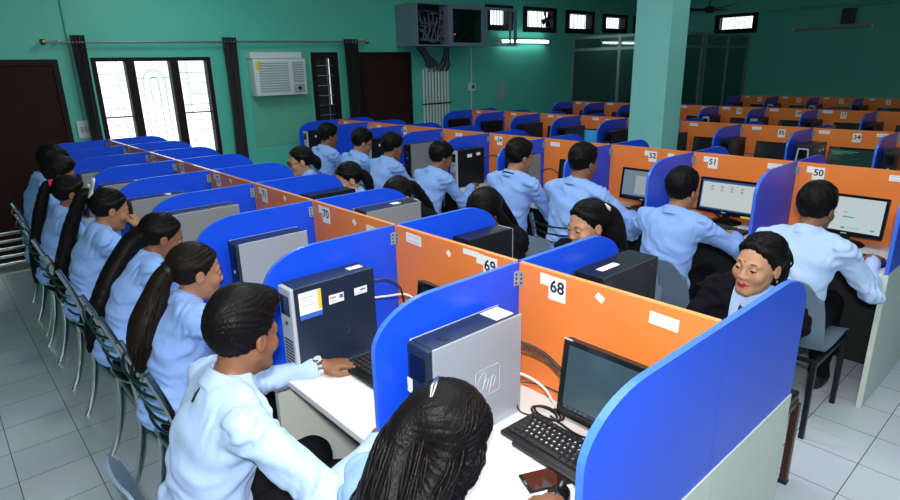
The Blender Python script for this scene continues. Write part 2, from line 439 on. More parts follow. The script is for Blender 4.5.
# low steel slatted rack standing before the dark door
t = thing('slatted_rack', 'low rack of shiny horizontal steel slats before the dark door at far left', 'rack', (-6.45, -1.25, 0))
for k in range(5): MB().box((0, 0, .07 + k * .075), (.018, .95, .035), .006).build('slat', M['steel'], t)
for y in (-.44, .44):
    MB().tube([(-.02, y, 0), (-.02, y, .40)], .011, 8).build('post', M['dull_steel'], t, smooth='auto')
    MB().tube([(-.14, y, .012), (.08, y, .012)], .011, 8).build('foot_bar', M['dull_steel'], t, smooth='auto')
# curtain rod and curtains
t = thing('curtain_rod', 'long grey curtain rod with brass ends above the window', 'curtain rod', (XW + .09, 1.6, 2.165))
MB().tube([(0, -1.86, -.02), (0, 1.9, .02)], .012, 10).build('rod', M['dull_steel'], t, smooth='auto')
for s, y in ((-1, -1.86), (1, 1.9)):
    o = MB().lathe([(.013, 0), (.03, .01), (.034, .035), (.02, .055)], 14).build('finial', M['brass'], t, smooth='auto', loc=(0, y, .02 * s), rot=(-s * PI / 2, 0, 0))
for y in (-1.75, .05, 1.7):
    MB().span((-.088, y - .01, -.012), (0, y + .01, .004)).build('bracket', M['dull_steel'], t)
def curtain(y, w0, sway, label, zlow):
    t = thing('curtain', label, 'curtain', (XW + .09, y, 0))
    P = []; top = 2.215
    for i in range(26):
        u = i / 25; z = top + (zlow - top) * u; row = []
        sh = sway * (math.sin(u * PI * .9) if sway > 0.1 else u)
        wd = w0 * (1 - .12 * math.sin(u * 3.0))
        for j in range(49):
            s = j / 48
            row.append((.03 * math.sin(s * 2 * PI * 4.5 + .6 * math.sin(u * 5)) * (1 + .3 * math.sin(3 * u + j)) , -wd / 2 + wd * s + sh, z))
        P.append(row)
    # back sheet closes the cloth into a folded strip with thickness
    Q = [[(p[0] - .007, p[1], p[2]) for p in row] for row in P]
    mb = MB().grid(P).grid(Q)
    mb.build('cloth', M['curtain'], t, smooth='auto')
    for k in range(4): MB().lathe([(.022, -.004), (.028, 0), (.022, .004)], 12).build('eyelet', M['dull_steel'], t, loc=(0, -w0 / 2 + w0 * (k + .5) / 4, 2.175), rot=(PI / 2, 0, 0))
    return t
curtain(.015, .13, .0, 'narrow black curtain at the left edge of the bright window', .35)
curtain(1.575, .165, -.01, 'black curtain between the bright window and the air conditioner', .35)
curtain(3.26, .22, .01, 'black curtain in front of the dark door at the rod right end', .35)

# air conditioner
t = thing('air_conditioner', 'ivory window air conditioner with louvred front on teal wall', 'air conditioner', (XW, 2.16, 1.53))
MB().span((.002, -.35, 0), (.16, .35, .44), .012).build('casing', M['ac_white'], t, smooth='auto')
MB().span((.002, -.36, .445), (.11, .33, .52), .006).build('top_fascia', M['ac_white'], t)
g = MB()
for k in range(12): g.span((.161, -.29, .05 + k * .03), (.168, .10, .063 + k * .03))
g.build('intake_grille', M['ac_grille'], t)
g = MB()
for k in range(9): g.span((.161, .16, .16 + k * .028), (.172, .31, .172 + k * .028))
g.build('outlet_louvre', M['ac_grille'], t)
MB().span((.161, .16, .03), (.17, .31, .13), .003).build('control_panel', M['ac_grille'], t)
MB().lathe([(.022, 0), (.02, .02)], 14).build('dial', M['black_plastic'], t, loc=(.171, .235, .08), rot=(0, PI / 2, 0))
MB().span((.1601, -.32, .31), (.1625, -.26, .41)).build('rating_sticker', M['yellow'], t)

# network racks and conduits high on the left wall
t = thing('network_rack', 'open grey wall rack full of tangled network cables', 'network rack', (XW, 4.40, 2.12))
r = MB(); r.span((.002, -.30, 0), (.5, -.285, .57)).span((.002, .285, 0), (.5, .30, .57)).span((.002, -.285, .555), (.5, .285, .57)).span((.002, -.285, 0), (.5, .285, .015))
r.build('cabinet_shell', M['rack'], t)
MB().span((.003, -.285, .015), (.3, .285, .555)).build('equipment', M['rack_dark'], t)
for k in range(4): MB().span((.3, -.26, .08 + k * .12), (.42, .26, .12 + k * .12), .003).build('network_switch', M['rack_dark'], t)
for k in range(26):
    zA = random.choice((.10, .22, .34, .46)); yA = random.uniform(-.24, .24); yB = random.uniform(-.25, .25); zB = random.uniform(.05, .5)
    xm = random.uniform(.44, .49)
    MB().tube([(.42, yA, zA), (xm, yA, zA - .03), (xm, (yA + yB) / 2, min(zA, zB) - random.uniform(.0, .03)), (xm - .02, yB, zB), (.41, yB, zB)], .006, 6).build('patch_cable', random.choice((M['cable'], M['cable_grey'], M['cable_grey'])), t, smooth='auto')
MB().span((.421, -.02, .215), (.425, -.01, .225)).build('indicator', M['red_led'], t)
t = thing('network_rack', 'dark glass-fronted wall rack with red light and open door frame', 'network rack', (XW, 5.12, 2.12))
r = MB(); r.span((.002, -.40, 0), (.42, -.385, .57)).span((.002, .345, 0), (.42, .36, .57)).span((.002, -.385, .555), (.42, .345, .57)).span((.002, -.385, 0), (.42, .345, .015))
r.build('cabinet_shell', M['rack'], t)
MB().span((.003, -.385, .015), (.25, .345, .555)).build('equipment', M['rack_dark'], t)
for k in range(14):
    yA = random.uniform(-.25, .25); yB = random.uniform(-.25, .25)
    MB().tube([(.26, yA, .5), (.33, yA, .35), (.35, (yA + yB) / 2, .2 + random.uniform(0, .1)), (.26, yB, .1)], .006, 6).build('patch_cable', random.choice((M['cable'], M['cable_grey'])), t, smooth='auto')
r = MB(); r.span((.43, -.40, .0), (.46, -.31, .57)).span((.43, .28, 0), (.46, .36, .57)).span((.43, -.31, .52), (.46, .28, .57)).span((.43, -.31, 0), (.46, .28, .05))
fr = r.build('glass_door', M['rack'], t)
MB().span((.443, -.31, .05), (.447, .28, .52)).build('pane', M['cabin_glass'], fr)
MB().span((.461, -.29, .16), (.466, -.275, .172)).build('indicator', M['red_led'], t)
r = MB(); r.span((.43, .37, -.0), (.46, .41, .57)).span((.43, 1.04, 0), (.46, 1.09, .57)).span((.43, .41, .53), (.46, 1.04, .57)).span((.43, .41, 0), (.46, 1.04, .03)).span((.43, .93, .03), (.46, .955, .53))
r.build('open_door_frame', M['rack'], t)
t = thing('cable_bundle', 'dark bundles of cables drooping below the open rack into conduits', 'cable bundle', (XW, 4.75, 2.1))
for k in range(7):
    a = -.30 + k * .02; MB().tube([(.22, a - .15, .03), (.2, a, -.12), (.12, a + .12 + k * .012, -.2), (.05, a + .16 + k * .02, -.27)], .014, 6).build('cable', M['cable_grey'] if k % 2 else M['cable'], t, smooth='auto')
for k in range(5):
    MB().tube([(.2, .12 + k * .02, .03), (.16, .12 + k * .025, -.15), (.1, .1 + k * .05, -.24), (.04, .0 + k * .07, -.34)], .013, 6).build('cable', M['cable_grey'] if k % 2 else M['cable'], t, smooth='auto')
for k in range(9):
    o = MB().tube([(0, 0, .001), (0, 0, 1.80 + .06 * math.sin(k * 2))], .02, 10).build('conduit_pipe', M['conduit'], None, smooth='auto', loc=(XW + .025, 4.57 + k * .062, 0))
    tag(o, 'white vertical conduit pipe in the bank below the network rack', 'pipe', 'conduit pipes under the rack')
tag(MB().span((XW + .03, 4.53, 1.27), (XW + .05, 5.12, 1.29)).build('pipe_clamp', M['black_metal']), 'thin black strap holding the bank of white conduit pipes', 'strap')
# sockets and boards on the wall
t = thing('wall_socket', 'white socket box on a thin conduit right of the pipes', 'socket', (XW, 5.60, 1.50))
MB().span((.002, -.07, -.06), (.05, .07, .06), .008).build('box', M['ac_white'], t)
MB().span((.05, -.02, -.025), (.053, .035, .03)).build('switch', M['black_plastic'], t)
MB().tube([(.012, 0, -.62), (.012, 0, -.06)], .012, 8).build('conduit', M['conduit'], t)
MB().tube([(.012, 0, .06), (.012, 0, .61)], .012, 8).build('conduit', M['conduit'], t)
t = thing('switch_plate', 'square white switch plate beside the left curtain', 'switch', (XW, -.06, 1.28))
MB().span((.002, -.075, -.09), (.02, .075, .09), .006).build('plate', M['ac_white'], t)
for k in range(3): MB().span((.02, -.045 + k * .033, -.03), (.026, -.02 + k * .033, .03), .002).build('rocker', M['ac_grille'], t)
tag(MB().span((XW + .002, 6.25, 1.24), (XW + .02, 6.40, 1.56), .004).build('notice_board', M['board_grey']), 'small grey upright board on the teal wall below the lit tube', 'board')
tag(MB().tube([(XW + .012, -.06, 1.37), (XW + .012, -.06, 3.3)], .009, 8).build('wall_conduit', M['wall_patch'], smooth='auto'), 'thin painted conduit running up the wall above the left curtain', 'conduit')
# tube lights
def tube_light(loc, L, rz, m, label):
    t = thing('tube_light', label, 'tube light', loc, rz)
    MB().span((-L / 2, .002, -.025), (L / 2, .05, .035), .006).build('batten', M['ac_white'] if m is M['tube_on'] else M['tube_off'], t)
    for s in (-1, 1): MB().span((s * L / 2 - .02, -.05, -.03), (s * L / 2 + .02, .002, .025), .004).build('lamp_holder', M['ac_white'], t)
    MB().tube([(-L / 2 + .02, -.03, 0), (L / 2 - .02, -.03, 0)], .016, 12).build('tube', m, t, smooth='auto')
tube_light((XW + .052, 6.85, 2.22), 1.25, PI / 2, M['tube_on'], 'lit fluorescent tube on the teal wall under the ventilators')
tube_light((-3.32, YF - .052, 2.36), 1.28, 0, M['tube_off'], 'unlit fluorescent tube on the far wall below the speaker')
# far wall: pipe, speaker, beam
tag(MB().tube([(-4.6, YF - .03, 2.74), (3.3, YF - .03, 2.70)], .03, 10).build('wall_pipe', M['wall'], smooth='auto'), 'long painted pipe along the top of the far wall', 'pipe')
t = thing('wall_speaker', 'small black box speaker hung on the far wall', 'speaker', (-3.07, YF, 2.41))
MB().span((-.10, -.16, 0), (.10, -.03, .26), .01).build('cabinet', M['black_plastic'], t)
MB().span((-.085, -.168, .02), (.085, -.16, .24)).build('grille', M['black_vinyl'], t)
MB().span((-.03, -.03, .1), (.03, -.002, .16)).build('bracket', M['black_metal'], t)
struct(MB().span((-4.2, YF - .25, 2.92), (3.3, YF - .001, ZC)).build('beam', M['wall']))
# ceiling fan
t = thing('ceiling_fan', 'dark ceiling fan hanging near the far wall ventilator', 'fan', (-4.9, 9.9, 2.72))
MB().tube([(0, 0, .05), (0, 0, ZC - 2.73)], .014, 8).build('downrod', M['fan'], t)
MB().lathe([(.03, .07), (.09, .04), (.1, 0), (.06, -.045)], 20).build('motor', M['fan'], t, smooth='auto')
for k in range(3):
    a = -.5 + k * 2 * PI / 3; ca, sa = math.cos(a), math.sin(a)
    R = Matrix.Rotation(a, 3, 'Z')
    bl = MB().box((.38, 0, .0), (.56, .15, .008), .003, rot=None)
    o = bl.build('blade', M['fan'], t, rot=(math.radians(14), math.radians(-3), a))
# glass cabin in the far left corner
t = thing('glass_cabin', 'aluminium framed glass cabin in the far corner behind the pillar', 'cabin', (0, 0, 0))
f = MB(); YP, XP, ZT = 8.3, -4.8, 2.32
for x in (XW + .03, -5.7, -5.38, XP): f.span((x - .025, YP - .025, 0), (x + .025, YP + .025, ZT))
for y in (9.55, 9.68, 10.59, YF - .03): f.span((XP - .025, y - .025, 0), (XP + .025, y + .025, ZT))
for z in (ZT - .03, 2.08, .9):
    f.span((XW + .03, YP - .02, z - .025), (XP, YP + .02, z + .025)); f.span((XP - .02, YP, z - .025), (XP + .02, YF - .03, z + .025))
f.build('frame', M['aluminium'], t)
MB().span((XW + .05, YP - .003, .02), (XP, YP + .003, ZT - .05)).build('pane', M['cabin_glass'], t)
MB().span((XP - .003, YP, .02), (XP + .003, YF - .05, ZT - .05)).build('pane', M['cabin_glass'], t)
# ------------------------------------------------------------------ cubicle rows
H, HD, PIT, WD = 1.2124, 0.772, 0.68, 0.592       # panel top, desk top, booth width, divider depth
YA, YB, YC, YD, YE = 0.0, 2.7064, 4.85, 7.2, 10.0
XA = [-k * PIT for k in range(10)]
XB = [-0.7612 - k * PIT for k in range(-1, 9)]
XC = [-0.70 - k * 0.655 for k in range(-1, 9)]
XD = [-0.777 - k * 0.635 for k in range(0, 9)]
XE = [-1.625 - k * 0.641 for k in range(0, 5)]

# -- prototypes (near side: reaches towards -Y)
def divider_proto():
    t = thing('desk_divider', '', 'divider')
    out = [(-0.0095, HD), (-0.0095, H)]
    out += [(-0.385 - (WD - 0.385) * math.sin(a * PI / 20), H - 0.13 * (1 - math.cos(a * PI / 20))) for a in range(0, 11)]
    out += [(-WD, HD)]
    # small rounding on the edge band comes from a second, inset outline
    mb = MB().prism(out, 'x', -0.009, 0.009, 0, 1)
    mb.m[2] = 0
    mb.build('divider_board', [M['blue'], M['blue_edge']], t)
    MB().span((-0.0125, -WD, 0.0), (0.0125, -0.0095, HD - 0.0005)).build('support_panel', M['grey_lam'], t)
    h = MB().span((0.0091, -0.034, 1.135), (0.0115, -0.0105, 1.185), .0006).span((0.0091, -0.0125, 1.135), (0.032, -0.0105, 1.185), .0006)
    for z in (1.145, 1.16, 1.175): h.box((0.0117, -0.024, z), (.002, .007, .007), .001, 1); h.box((0.023, -0.0127, z), (.007, .002, .007), .001, 1)
    h.build('hinge_bracket', [M['hinge'], M['black_metal']], t)
    return t
def panel_proto(w):
    t = thing('spine_panel', '', 'partition panel')
    MB().box((0, 0, (H + .70) / 2), (w - .019, .018, H - .70), .0015, seg=1).build('panel_board', M['orange'], t)
    MB().box((0, 0, H + .0006), (w - .0195, .0175, .0012)).build('edge_band', M['orange_edge'], t)
    MB().span((-w / 2 + .013, -.007, .001), (w / 2 - .013, .007, .699)).build('under_desk_shade', M['shade_board'], t)  # added dark sheet; only shade lies under the desk here
    return t
def worktop_proto(w):
    return tag(MB().box((0, -0.302, HD - .0125), (w - .026, .582, .025), .002).build('worktop', M['white_lam']), '', 'desk top')

DIV = divider_proto()
used = {}
def first_or_dup(key, o, drop=()):
    PROTOS.append(o); return dup(o, None, drop)
PROTOS = []
def drop_protos():
    def kill(o):
        for c in kids(o): kill(c)
        bpy.data.objects.remove(o)
    for n in sorted({o.name for o in PROTOS}): kill(bpy.data.objects[n])

def sign(panel, x, txt, z=1.20, side=True, s=1.0):
    yb = -0.0092
    c = MB()
    c.span((x - .033 * s, yb - .0012, z - .078 * s), (x + .033 * s, yb, z))
    if side: c.span((x - .068 * s, yb - .0006, z - .036 * s), (x - .033 * s, yb, z + .002))
    o = c.build('number_sign', M['paper'], panel)
    if txt:
        t = MB(); put_text(t, txt, .056 * s, (x, yb - .0016, z - .034 * s), (1, 0, 0), (0, 0, 1), 0, 0.0012)
        t.build('number', M['ink'], o)
    return o
def sticker(panel, x, z, w, h, tilt=0.0, lines=0):
    o = MB().box((0, 0, 0), (w, .0012, h)).build('sticker', M['paper'], panel, loc=(x, -.0098, z), rot=(0, tilt, 0))
    if lines:
        l = MB()
        for k in range(lines): l.box((0, -.0008, h * (.25 - .5 * k / max(1, lines - 1)) if lines > 1 else 0), (w * .75, .0006, h * .07))
        l.build('print', M['grey_ink'], o)
    return o

ROWS = {}
def build_row(key, Y, XS, word, nums, far=True, far_lim=99):
    XS = sorted(XS, reverse=True); w = XS[0] - XS[1]
    pp = panel_proto(w); wp = worktop_proto(w); panels = []
    if key != 'A':
        for sx in (-1, 1):
            MB().box((sx * (w / 2 - .06), -.10, (HD - .026) / 2), (.025, .025, HD - .026), .002).build('leg', M['black_metal'], wp)
    def nm(i): return str(nums[i]) if 0 <= i < len(nums) else None
    for k, x in enumerate(XS):
        for side in ((-1, 1) if far else (-1,)):
            o = first_or_dup('div', DIV, () if key == 'A' or k in (0, len(XS) - 1) else ('support_panel',))
            s = 'near' if side < 0 else 'far'
            if k == 0: lb = 'blue end divider on the %s side at the right end of the %s row' % (s, word)
            elif k == len(XS) - 1: lb = 'blue divider at the left end of the %s row, %s side' % (word, s)
            else: lb = 'blue divider between booths %s and %s of the %s row, %s side' % (nm(k - 1), nm(k), word, s)
            if k == 0:
                for h_ in kids(o):
                    if h_.name.startswith('hinge'): bpy.data.objects.remove(h_)
            place(o, (x, Y - side * (.0088 if k in (0, len(XS) - 1) else 0), 0), 0 if side < 0 else PI, lb, 'blue booth dividers of the %s row' % word)
    for i in range(len(XS) - 1):
        xc = (XS[i] + XS[i + 1]) / 2
        p = first_or_dup('pan' + key, pp)
        place(p, (xc, Y, 0), 0, 'orange back panel of booth %s in the %s row' % (nm(i), word), 'orange panels of the %s row' % word)
        panels.append(p)
        for side in ((-1, 1) if far else (-1,)):
            o = first_or_dup('top' + key, wp)
            place(o, (xc, Y, 0), 0 if side < 0 else PI, 'white desk top of booth %s in the %s row, %s side' % (nm(i), word, 'near' if side < 0 else 'far'), 'white desk tops of the %s row' % word)
    ROWS[key] = dict(Y=Y, X=XS, panels=panels, nums=nums, word=word)
    return panels
A = build_row('A', YA, XA, 'front', list(range(68, 77)))
B = build_row('B', YB, XB, 'second', list(range(50, 59)))
Cp = build_row('C', YC, XC, 'third', list(range(33, 42)))
Dp = build_row('D', YD, XD, 'fourth', list(range(16, 24)))
Ep = build_row('E', YE, XE, 'farthest', list(range(1, 5)), far=False)
def lx(key, i, x): return x - (ROWS[key]['X'][i] + ROWS[key]['X'][i + 1]) / 2
for i, x in ((0, -.511), (1, -.803), (2, -1.908), (3, -2.58), (4, -3.26), (5, -3.94), (6, -4.62), (7, -5.3), (8, -5.98)):
    sign(A[i], lx('A', i, x), str(68 + i))
for i, x, z, w_, h_, t_, l_ in ((0, -.153, 1.168, .085, .035, .04, 2), (0, -.355, 1.178, .028, .02, .5, 0), (1, -1.229, 1.178, .095, .04, .05, 2), (1, -1.02, 1.165, .022, .018, .7, 0),
                                (1, -.90, 1.195, .08, .02, 0, 0), (2, -1.66, 1.17, .025, .02, .6, 0), (2, -1.52, 1.16, .085, .035, .05, 2), (3, -2.33, 1.18, .025, .02, .6, 0), (4, -3.05, 1.185, .03, .02, .5, 0)):
    sticker(A[i], lx('A', i, x), z, w_, h_, t_, l_)
for i, x in ((0, -.625), (1, -1.285), (2, -1.745), (4, -3.33), (6, -4.80), (8, -6.0)):
    sign(B[i], lx('B', i, x), str(50 + i), 1.19)
for i, x, w_ in ((0, -.22, .09), (1, -.88, .09), (2, -1.60, .05), (3, -2.67, .1), (3, -2.3, .09), (4, -3.05, .1), (5, -3.90, .1), (7, -5.3, .08)):
    sticker(B[i], lx('B', i, x), 1.17, w_, .035, 0, 2)
for i, x in ((1, -.987), (2, -1.615), (4, -3.05), (5, -3.575), (6, -4.30), (7, -4.80)): sign(Cp[i], lx('C', i, x), str(33 + i), 1.185, False)
for i, x in ((1, -1.25), (1, -.80), (2, -1.85), (3, -2.5), (5, -3.75), (6, -4.45), (7, -5.1), (8, -5.8)): sticker(Cp[i], lx('C', i, x), 1.18, .09, .03, 0, 1)
for i in range(1, 8): sign(Dp[i], -.02 if i % 2 else .1, str(16 + i), 1.19, False); sticker(Dp[i], -.2, 1.185, .11, .035, 0, 1)
for i in range(4): sign(Ep[i], .02, str(1 + i), 1.19, False); sticker(Ep[i], -.2, 1.19, .08, .025, 0, 1)

# ------------------------------------------------------------------ computers
def computer_proto(case, side, front, kind, Wd=.10, Dp_=.34, Hh=.338):
    """upright desktop unit; front faces -Y, the broad side faces +X, standing on z=0"""
    t = thing('desktop_computer', '', 'computer')
    MB().box((0, 0, Hh / 2), (Wd - .006, Dp_ - .02, Hh), .004).build('casing', case, t)
    for s in (-1, 1): MB().box((s * (Wd / 2 - .002), .002, Hh / 2), (.006, Dp_ - .008, Hh + .001), .003).build('side_cover', side, t)
    f = MB().box((0, -Dp_ / 2 + .004, Hh / 2), (Wd - .008, .022, Hh - .004), .006)
    b = f.build('front_bezel', front, t)
    yf = -Dp_ / 2 - .0075
    d = MB().box((0, yf, Hh * .80), (Wd * .62, .004, Hh * .22), .001); d.build('drive_bay', M['black_gloss'], b)
    MB().lathe([(.008, 0), (.007, .004)], 14).build('power_button', M['bezel_silver'] if front is not M['bezel_silver'] else M['black_plastic'], b, loc=(0, yf + .002, Hh * .60), rot=(PI / 2, 0, 0))
    g = MB()
    for k in range(9): g.box((0, yf, Hh * .1 + k * Hh * .038), (Wd * .62, .003, Hh * .014))
    g.build('vent_slots', M['black_plastic'], b)
    k = MB()
    for j in range(3): k.box((-Wd * .18 + j * Wd * .18, Dp_ / 2 - .008, Hh * .35), (.012, .01, .03), .001)
    k.box((0, Dp_ / 2 - .009, Hh * .75), (Wd * .6, .006, Wd * .6), .002)
    k.build('rear_ports', M['black_plastic'], t)
    return t
HXS = .0501
def side_mark(t, y, z, w, h, m, name='sticker', Wd=.10, bands=()):
    x = Wd / 2 + .0012
    o = MB().box((0, 0, 0), (.0012, w, h)).build(name, m, t, loc=(x, y, z))
    for (by, bz, bw, bh, bm) in bands: MB().box((.0008, by, bz), (.0008, bw, bh)).build('print', bm, o)
    return o
def hp_logo(t, y, z, s, m, Wd=.10):
    """rounded square outline with the slanted two-letter mark, drawn as thin raised lines on the broad side"""
    x = Wd / 2 + .0013; mb = MB()
    def P(a, b): return (x, y + a * s, z + b * s)
    r = []
    for c, a0 in (((.40, .38), 0), ((-.40, .38), 90), ((-.40, -.38), 180), ((.40, -.38), 270)):
        for k in range(5):
            a = math.radians(a0 + k * 22.5); r.append(P(c[0] + .1 * math.cos(a), c[1] + .1 * math.sin(a)))
    mb.tube(r + [r[0]], .0006, 5)
    lines = [[(-.22, -.24), (-.06, .32)], [(-.14, .0), (-.06, .1), (.03, .08), (.02, .0), (-.05, -.24)],
             [(.03, -.42), (.19, .12)], [(.17, .06), (.25, .12), (.33, .06), (.28, -.14), (.20, -.24), (.11, -.2)]]
    for l in lines: mb.tube([P(*p) for p in l], .0009, 5)
    cr = [P(.40 * math.cos(math.radians(a)), .40 * math.sin(math.radians(a))) for a in range(110, 251, 14)]
    mb.tube(cr, .0006, 5)
    mb.build('emblem', m, t)
U = {}
U['silver'] = computer_proto(M['navy_case'], M['silver_case'], M['navy_case'], 's')
U['navy'] = computer_proto(M['navy_case'], M['navy_case'], M['bezel_silver'], 'n')
U['grey'] = computer_proto(M['dark_case'], M['grey_case'], M['black_case'], 'g')
U['black'] = computer_proto(M['black_case'], M['black_case'], M['bezel_silver'], 'b')
U['greytower'] = computer_proto(M['dark_case'], M['grey_case'], M['black_case'], 'gt', .13, .36, .365)
U['plain'] = computer_proto(M['black_case'], M['black_case'], M['black_case'], 'p')
U['tower'] = computer_proto(M['black_case'], M['dark_case'], M['black_case'], 't', .13, .37, .342)
def put_unit(kind, loc, rz, label, group=None):
    o = first_or_dup('u' + kind, U[kind]); return place(o, loc, rz, label, group)
def wing(key, k): return ROWS[key]['X'][k + 1]     # divider on the left of booth k
yU = -.37
# front row, near side
u68b = first_or_dup('x', U['silver']); u69b = first_or_dup('x', U['navy'])
o = place(u68b, (wing('A', 0) + .087, -.318, HD), 0, 'silver-sided upright desktop computer beside the long-haired girl, booth 68')
o.scale = (1, 1.07, 1)
hp_logo(o, .03, .165, .095, mat('pressed_emblem', srgb(194, 202, 211), .5))
MB().box((-.0, .115, .3395), (.07, .07, .0012)).build('sticker', M['paper'], o)
MB().box((-.03, -.182, .21), (.022, .001, .045)).build('sticker', M['paper'], o)
MB().box((.012, -.10, .339), (.03, .02, .0016), .0005).build('latch', M['black_plastic'], o)
o = place(u69b, (wing('A', 1) + .085, yU - .01, HD), 0, 'navy upright desktop computer with stickers in front of the man, booth 69')
side_mark(o, -.105, .268, .088, .10, M['paper'], bands=((.037, .012, .014, .074, M['yellow']), (0, -.041, .088, .018, M['sticker_blue']), (-.01, .03, .05, .004, M['grey_ink']), (-.01, .018, .05, .003, M['grey_ink']), (-.01, .0, .05, .003, M['grey_ink'])))
side_mark(o, .0, .262, .062, .034, M['paper'], bands=((-.015, .006, .025, .005, M['sticker_red']), (-.012, -.008, .03, .003, M['grey_ink']), (.02, .004, .014, .014, M['sticker_blue'])))
side_mark(o, .105, .264, .056, .028, M['paper'], bands=((.008, .003, .025, .006, M['sticker_blue']), (-.01, -.007, .03, .003, M['grey_ink'])))
MB().box((.0, .115, .3395), (.03, .06, .0012)).build('sticker', M['paper'], o)
hp_logo(o, .02, .13, .085, mat('dark_pressed_emblem', srgb(40, 52, 76), .35))
put_unit('silver', (wing('A', 2) + .09, -.29, HD), 0, 'silver-sided upright desktop computer in booth 70 beside the ponytail girl')
o = put_unit('grey', (wing('A', 3) + .09, yU + .03, HD), 0, 'grey-sided upright desktop computer in booth 71 of the front row'); o.scale = (1.1, 1.05, 1.08)
for k, n in ((4, 72), (5, 73), (6, 74), (7, 75), (8, 76)):
    o = put_unit('grey', (wing('A', k) + .085, yU, HD), 0, 'grey-sided upright desktop computer with black edges in booth %d of the front row' % n, 'grey desktop computers of the front row')
    if k in (4, 5): MB().box((.0, .06, .3395), (.05, .03, .0012)).build('sticker', M['paper'], o)
# front row, far side (their fronts face the far side)
def put_far(kind, k, label, dy=.43, W_=.10):
    return put_unit(kind, (wing('A', k) + W_ / 2 + (.018 if W_ > .11 else .035), YA + dy, HD), PI, label)
o = put_far('tower', 0, 'black tower computer on the far side of the orange panel numbered 68', .46, .13)
MB().box((0, .06, .3427), (.03, .11, .0012)).build('sticker', M['paper'], o)
for (y, z) in ((.14, .315), (-.15, .315)): MB().lathe([(.012, 0), (.012, .0008)], 12).build('cover_screw', M['steel'], o, loc=(-.0662, y, z), rot=(0, -PI / 2, 0))
put_far('black', 1, 'low black computer on the far side behind the orange panel numbered 69', .43).scale = (1, .85, 1)
o = put_far('greytower', 2, 'grey-sided computer with dark top on the far side of booth 70', .39, .13)
MB().box((0, -.05, .3657), (.04, .05, .0012)).build('sticker', M['paper'], o)
put_far('black', 3, 'black computer top showing on the far side of booth 71', .43)
# second row, near side
for k, kind, lb in ((3, 'grey', 'grey-sided computer beside the boy with the dark neck cord in the second row'),
                    (4, 'black', 'black computer with two white stickers in the booth numbered 54'),
                    (5, 'grey', 'large grey-sided computer left of the booth numbered 54 in the second row'),
                    (6, 'black', 'black computer right of the boy with glasses in the second row'),
                    (8, 'black', 'black computer in the leftmost booth of the second row')):
    o = put_unit(kind, (wing('B', k) + .085, YB + yU, HD), 0, lb)
    if k == 4:
        side_mark(o, -.02, .28, .06, .03, M['paper']); side_mark(o, .09, .285, .05, .025, M['paper'])
    if k in (6, 8): side_mark(o, -.06, .27, .02, .025, M['paper'])
# third and farther rows
for k in range(0, 9):
    n = 33 + k
    o = put_unit('tower' if k in (1, 3, 4, 5, 6) else 'plain', (wing('C', k) + (.12 if k in (1, 3, 4, 5, 6) else .09), YC + yU + .02, HD), 0, 'dark computer in booth %d of the third row' % n, 'computers of the third row')
    if k == 1:
        side_mark(o, .02, .28, .03, .02, M['paper'], Wd=.13); side_mark(o, .1, .28, .03, .02, M['paper'], Wd=.13)
        o['label'] = 'black tower computer with silver front trim in booth 34 of the third row'
        fr = MB()
        for sx in (-.048, .048): fr.tube([(sx, -.195, .02), (sx, -.20, .18), (sx * .8, -.197, .31)], .007, 8)
        fr.tube([(-.04, -.197, .31), (.04, -.197, .31)], .007, 8)
        fr.build('front_trim', M['bezel_silver'], o, smooth='auto')
for k in range(0, 8):
    put_unit('black' if k in (2, 3) else 'plain', (wing('D', k) + .085, YD + yU, HD), 0, 'black computer in booth %d of the fourth row' % (16 + k), 'computers of the fourth row')
for k in range(0, 4):
    put_unit('black' if k in (1, 2) else 'plain', (wing('E', k) + .085, YE + yU, HD), 0, 'black computer in booth %d of the farthest row' % (1 + k), 'computers of the farthest row')

# ------------------------------------------------------------------ monitors
def monitor_proto(Wm=.38, Hm=.236):
    """display facing -Y standing on z=0"""
    t = thing('monitor', '', 'monitor')
    zc = .065 + Hm / 2; T = math.radians(-7); R = Matrix.Rotation(T, 3, 'X')
    hs = MB().box((0, .012, 0), (Wm, .022, Hm), .006)
    hs.box((0, .03, -.01), (Wm * .72, .028, Hm * .66), .012)
    hd = hs.build('housing', M['black_plastic'], t, loc=(0, 0, zc), rot=(T, 0, 0))
    b = MB(); e = .016; y0, y1 = -.006, .001
    b.span((-Wm / 2, y0, Hm / 2 - e), (Wm / 2, y1, Hm / 2), .001).span((-Wm / 2, y0, -Hm / 2), (Wm / 2, y1, -Hm / 2 + .024), .001)
    b.span((-Wm / 2, y0, -Hm / 2 + .024), (-Wm / 2 + e, y1, Hm / 2 - e), .001).span((Wm / 2 - e, y0, -Hm / 2 + .024), (Wm / 2, y1, Hm / 2 - e), .001)
    bz = b.build('bezel', M['black_gloss'], hd)
    MB().span((-.015, y0 - .0006, -Hm / 2 + .009), (.015, y0, -Hm / 2 + .014)).build('maker_mark', M['grey_ink'], hd)
    st = MB(); st.box((0, .035, .06), (.05, .02, .12), .006)
    st.build('stand', M['black_plastic'], t)
    MB().lathe([(.105, 0), (.105, .006), (.09, .014), (.03, .02)], 32).build('base', M['black_gloss'], t, smooth='auto', loc=(0, .03, 0))
    return t
MON = monitor_proto(); MW, MH = .38, .236
def put_monitor(loc, rz, label, scr, group=None, items=()):
    o = first_or_dup('mon', MON); place(o, loc, rz, label, group)
    hd = [c for c in kids(o) if c.name.startswith('housing')][0]
    s = MB().span((-MW / 2 + .016, -.002, -MH / 2 + .024), (MW / 2 - .016, -.0005, MH / 2 - .016)).build('screen', scr, hd)
    for (x0, x1, z0, z1, m, nm) in items:   # 0..1 screen fractions
        ax, az = -MW / 2 + .016, -MH / 2 + .024; w_, h_ = MW - .032, MH - .04
        MB().span((ax + x0 * w_, -.0026, az + z0 * h_), (ax + x1 * w_, -.0021, az + z1 * h_)).build(nm, m, hd)
    return o
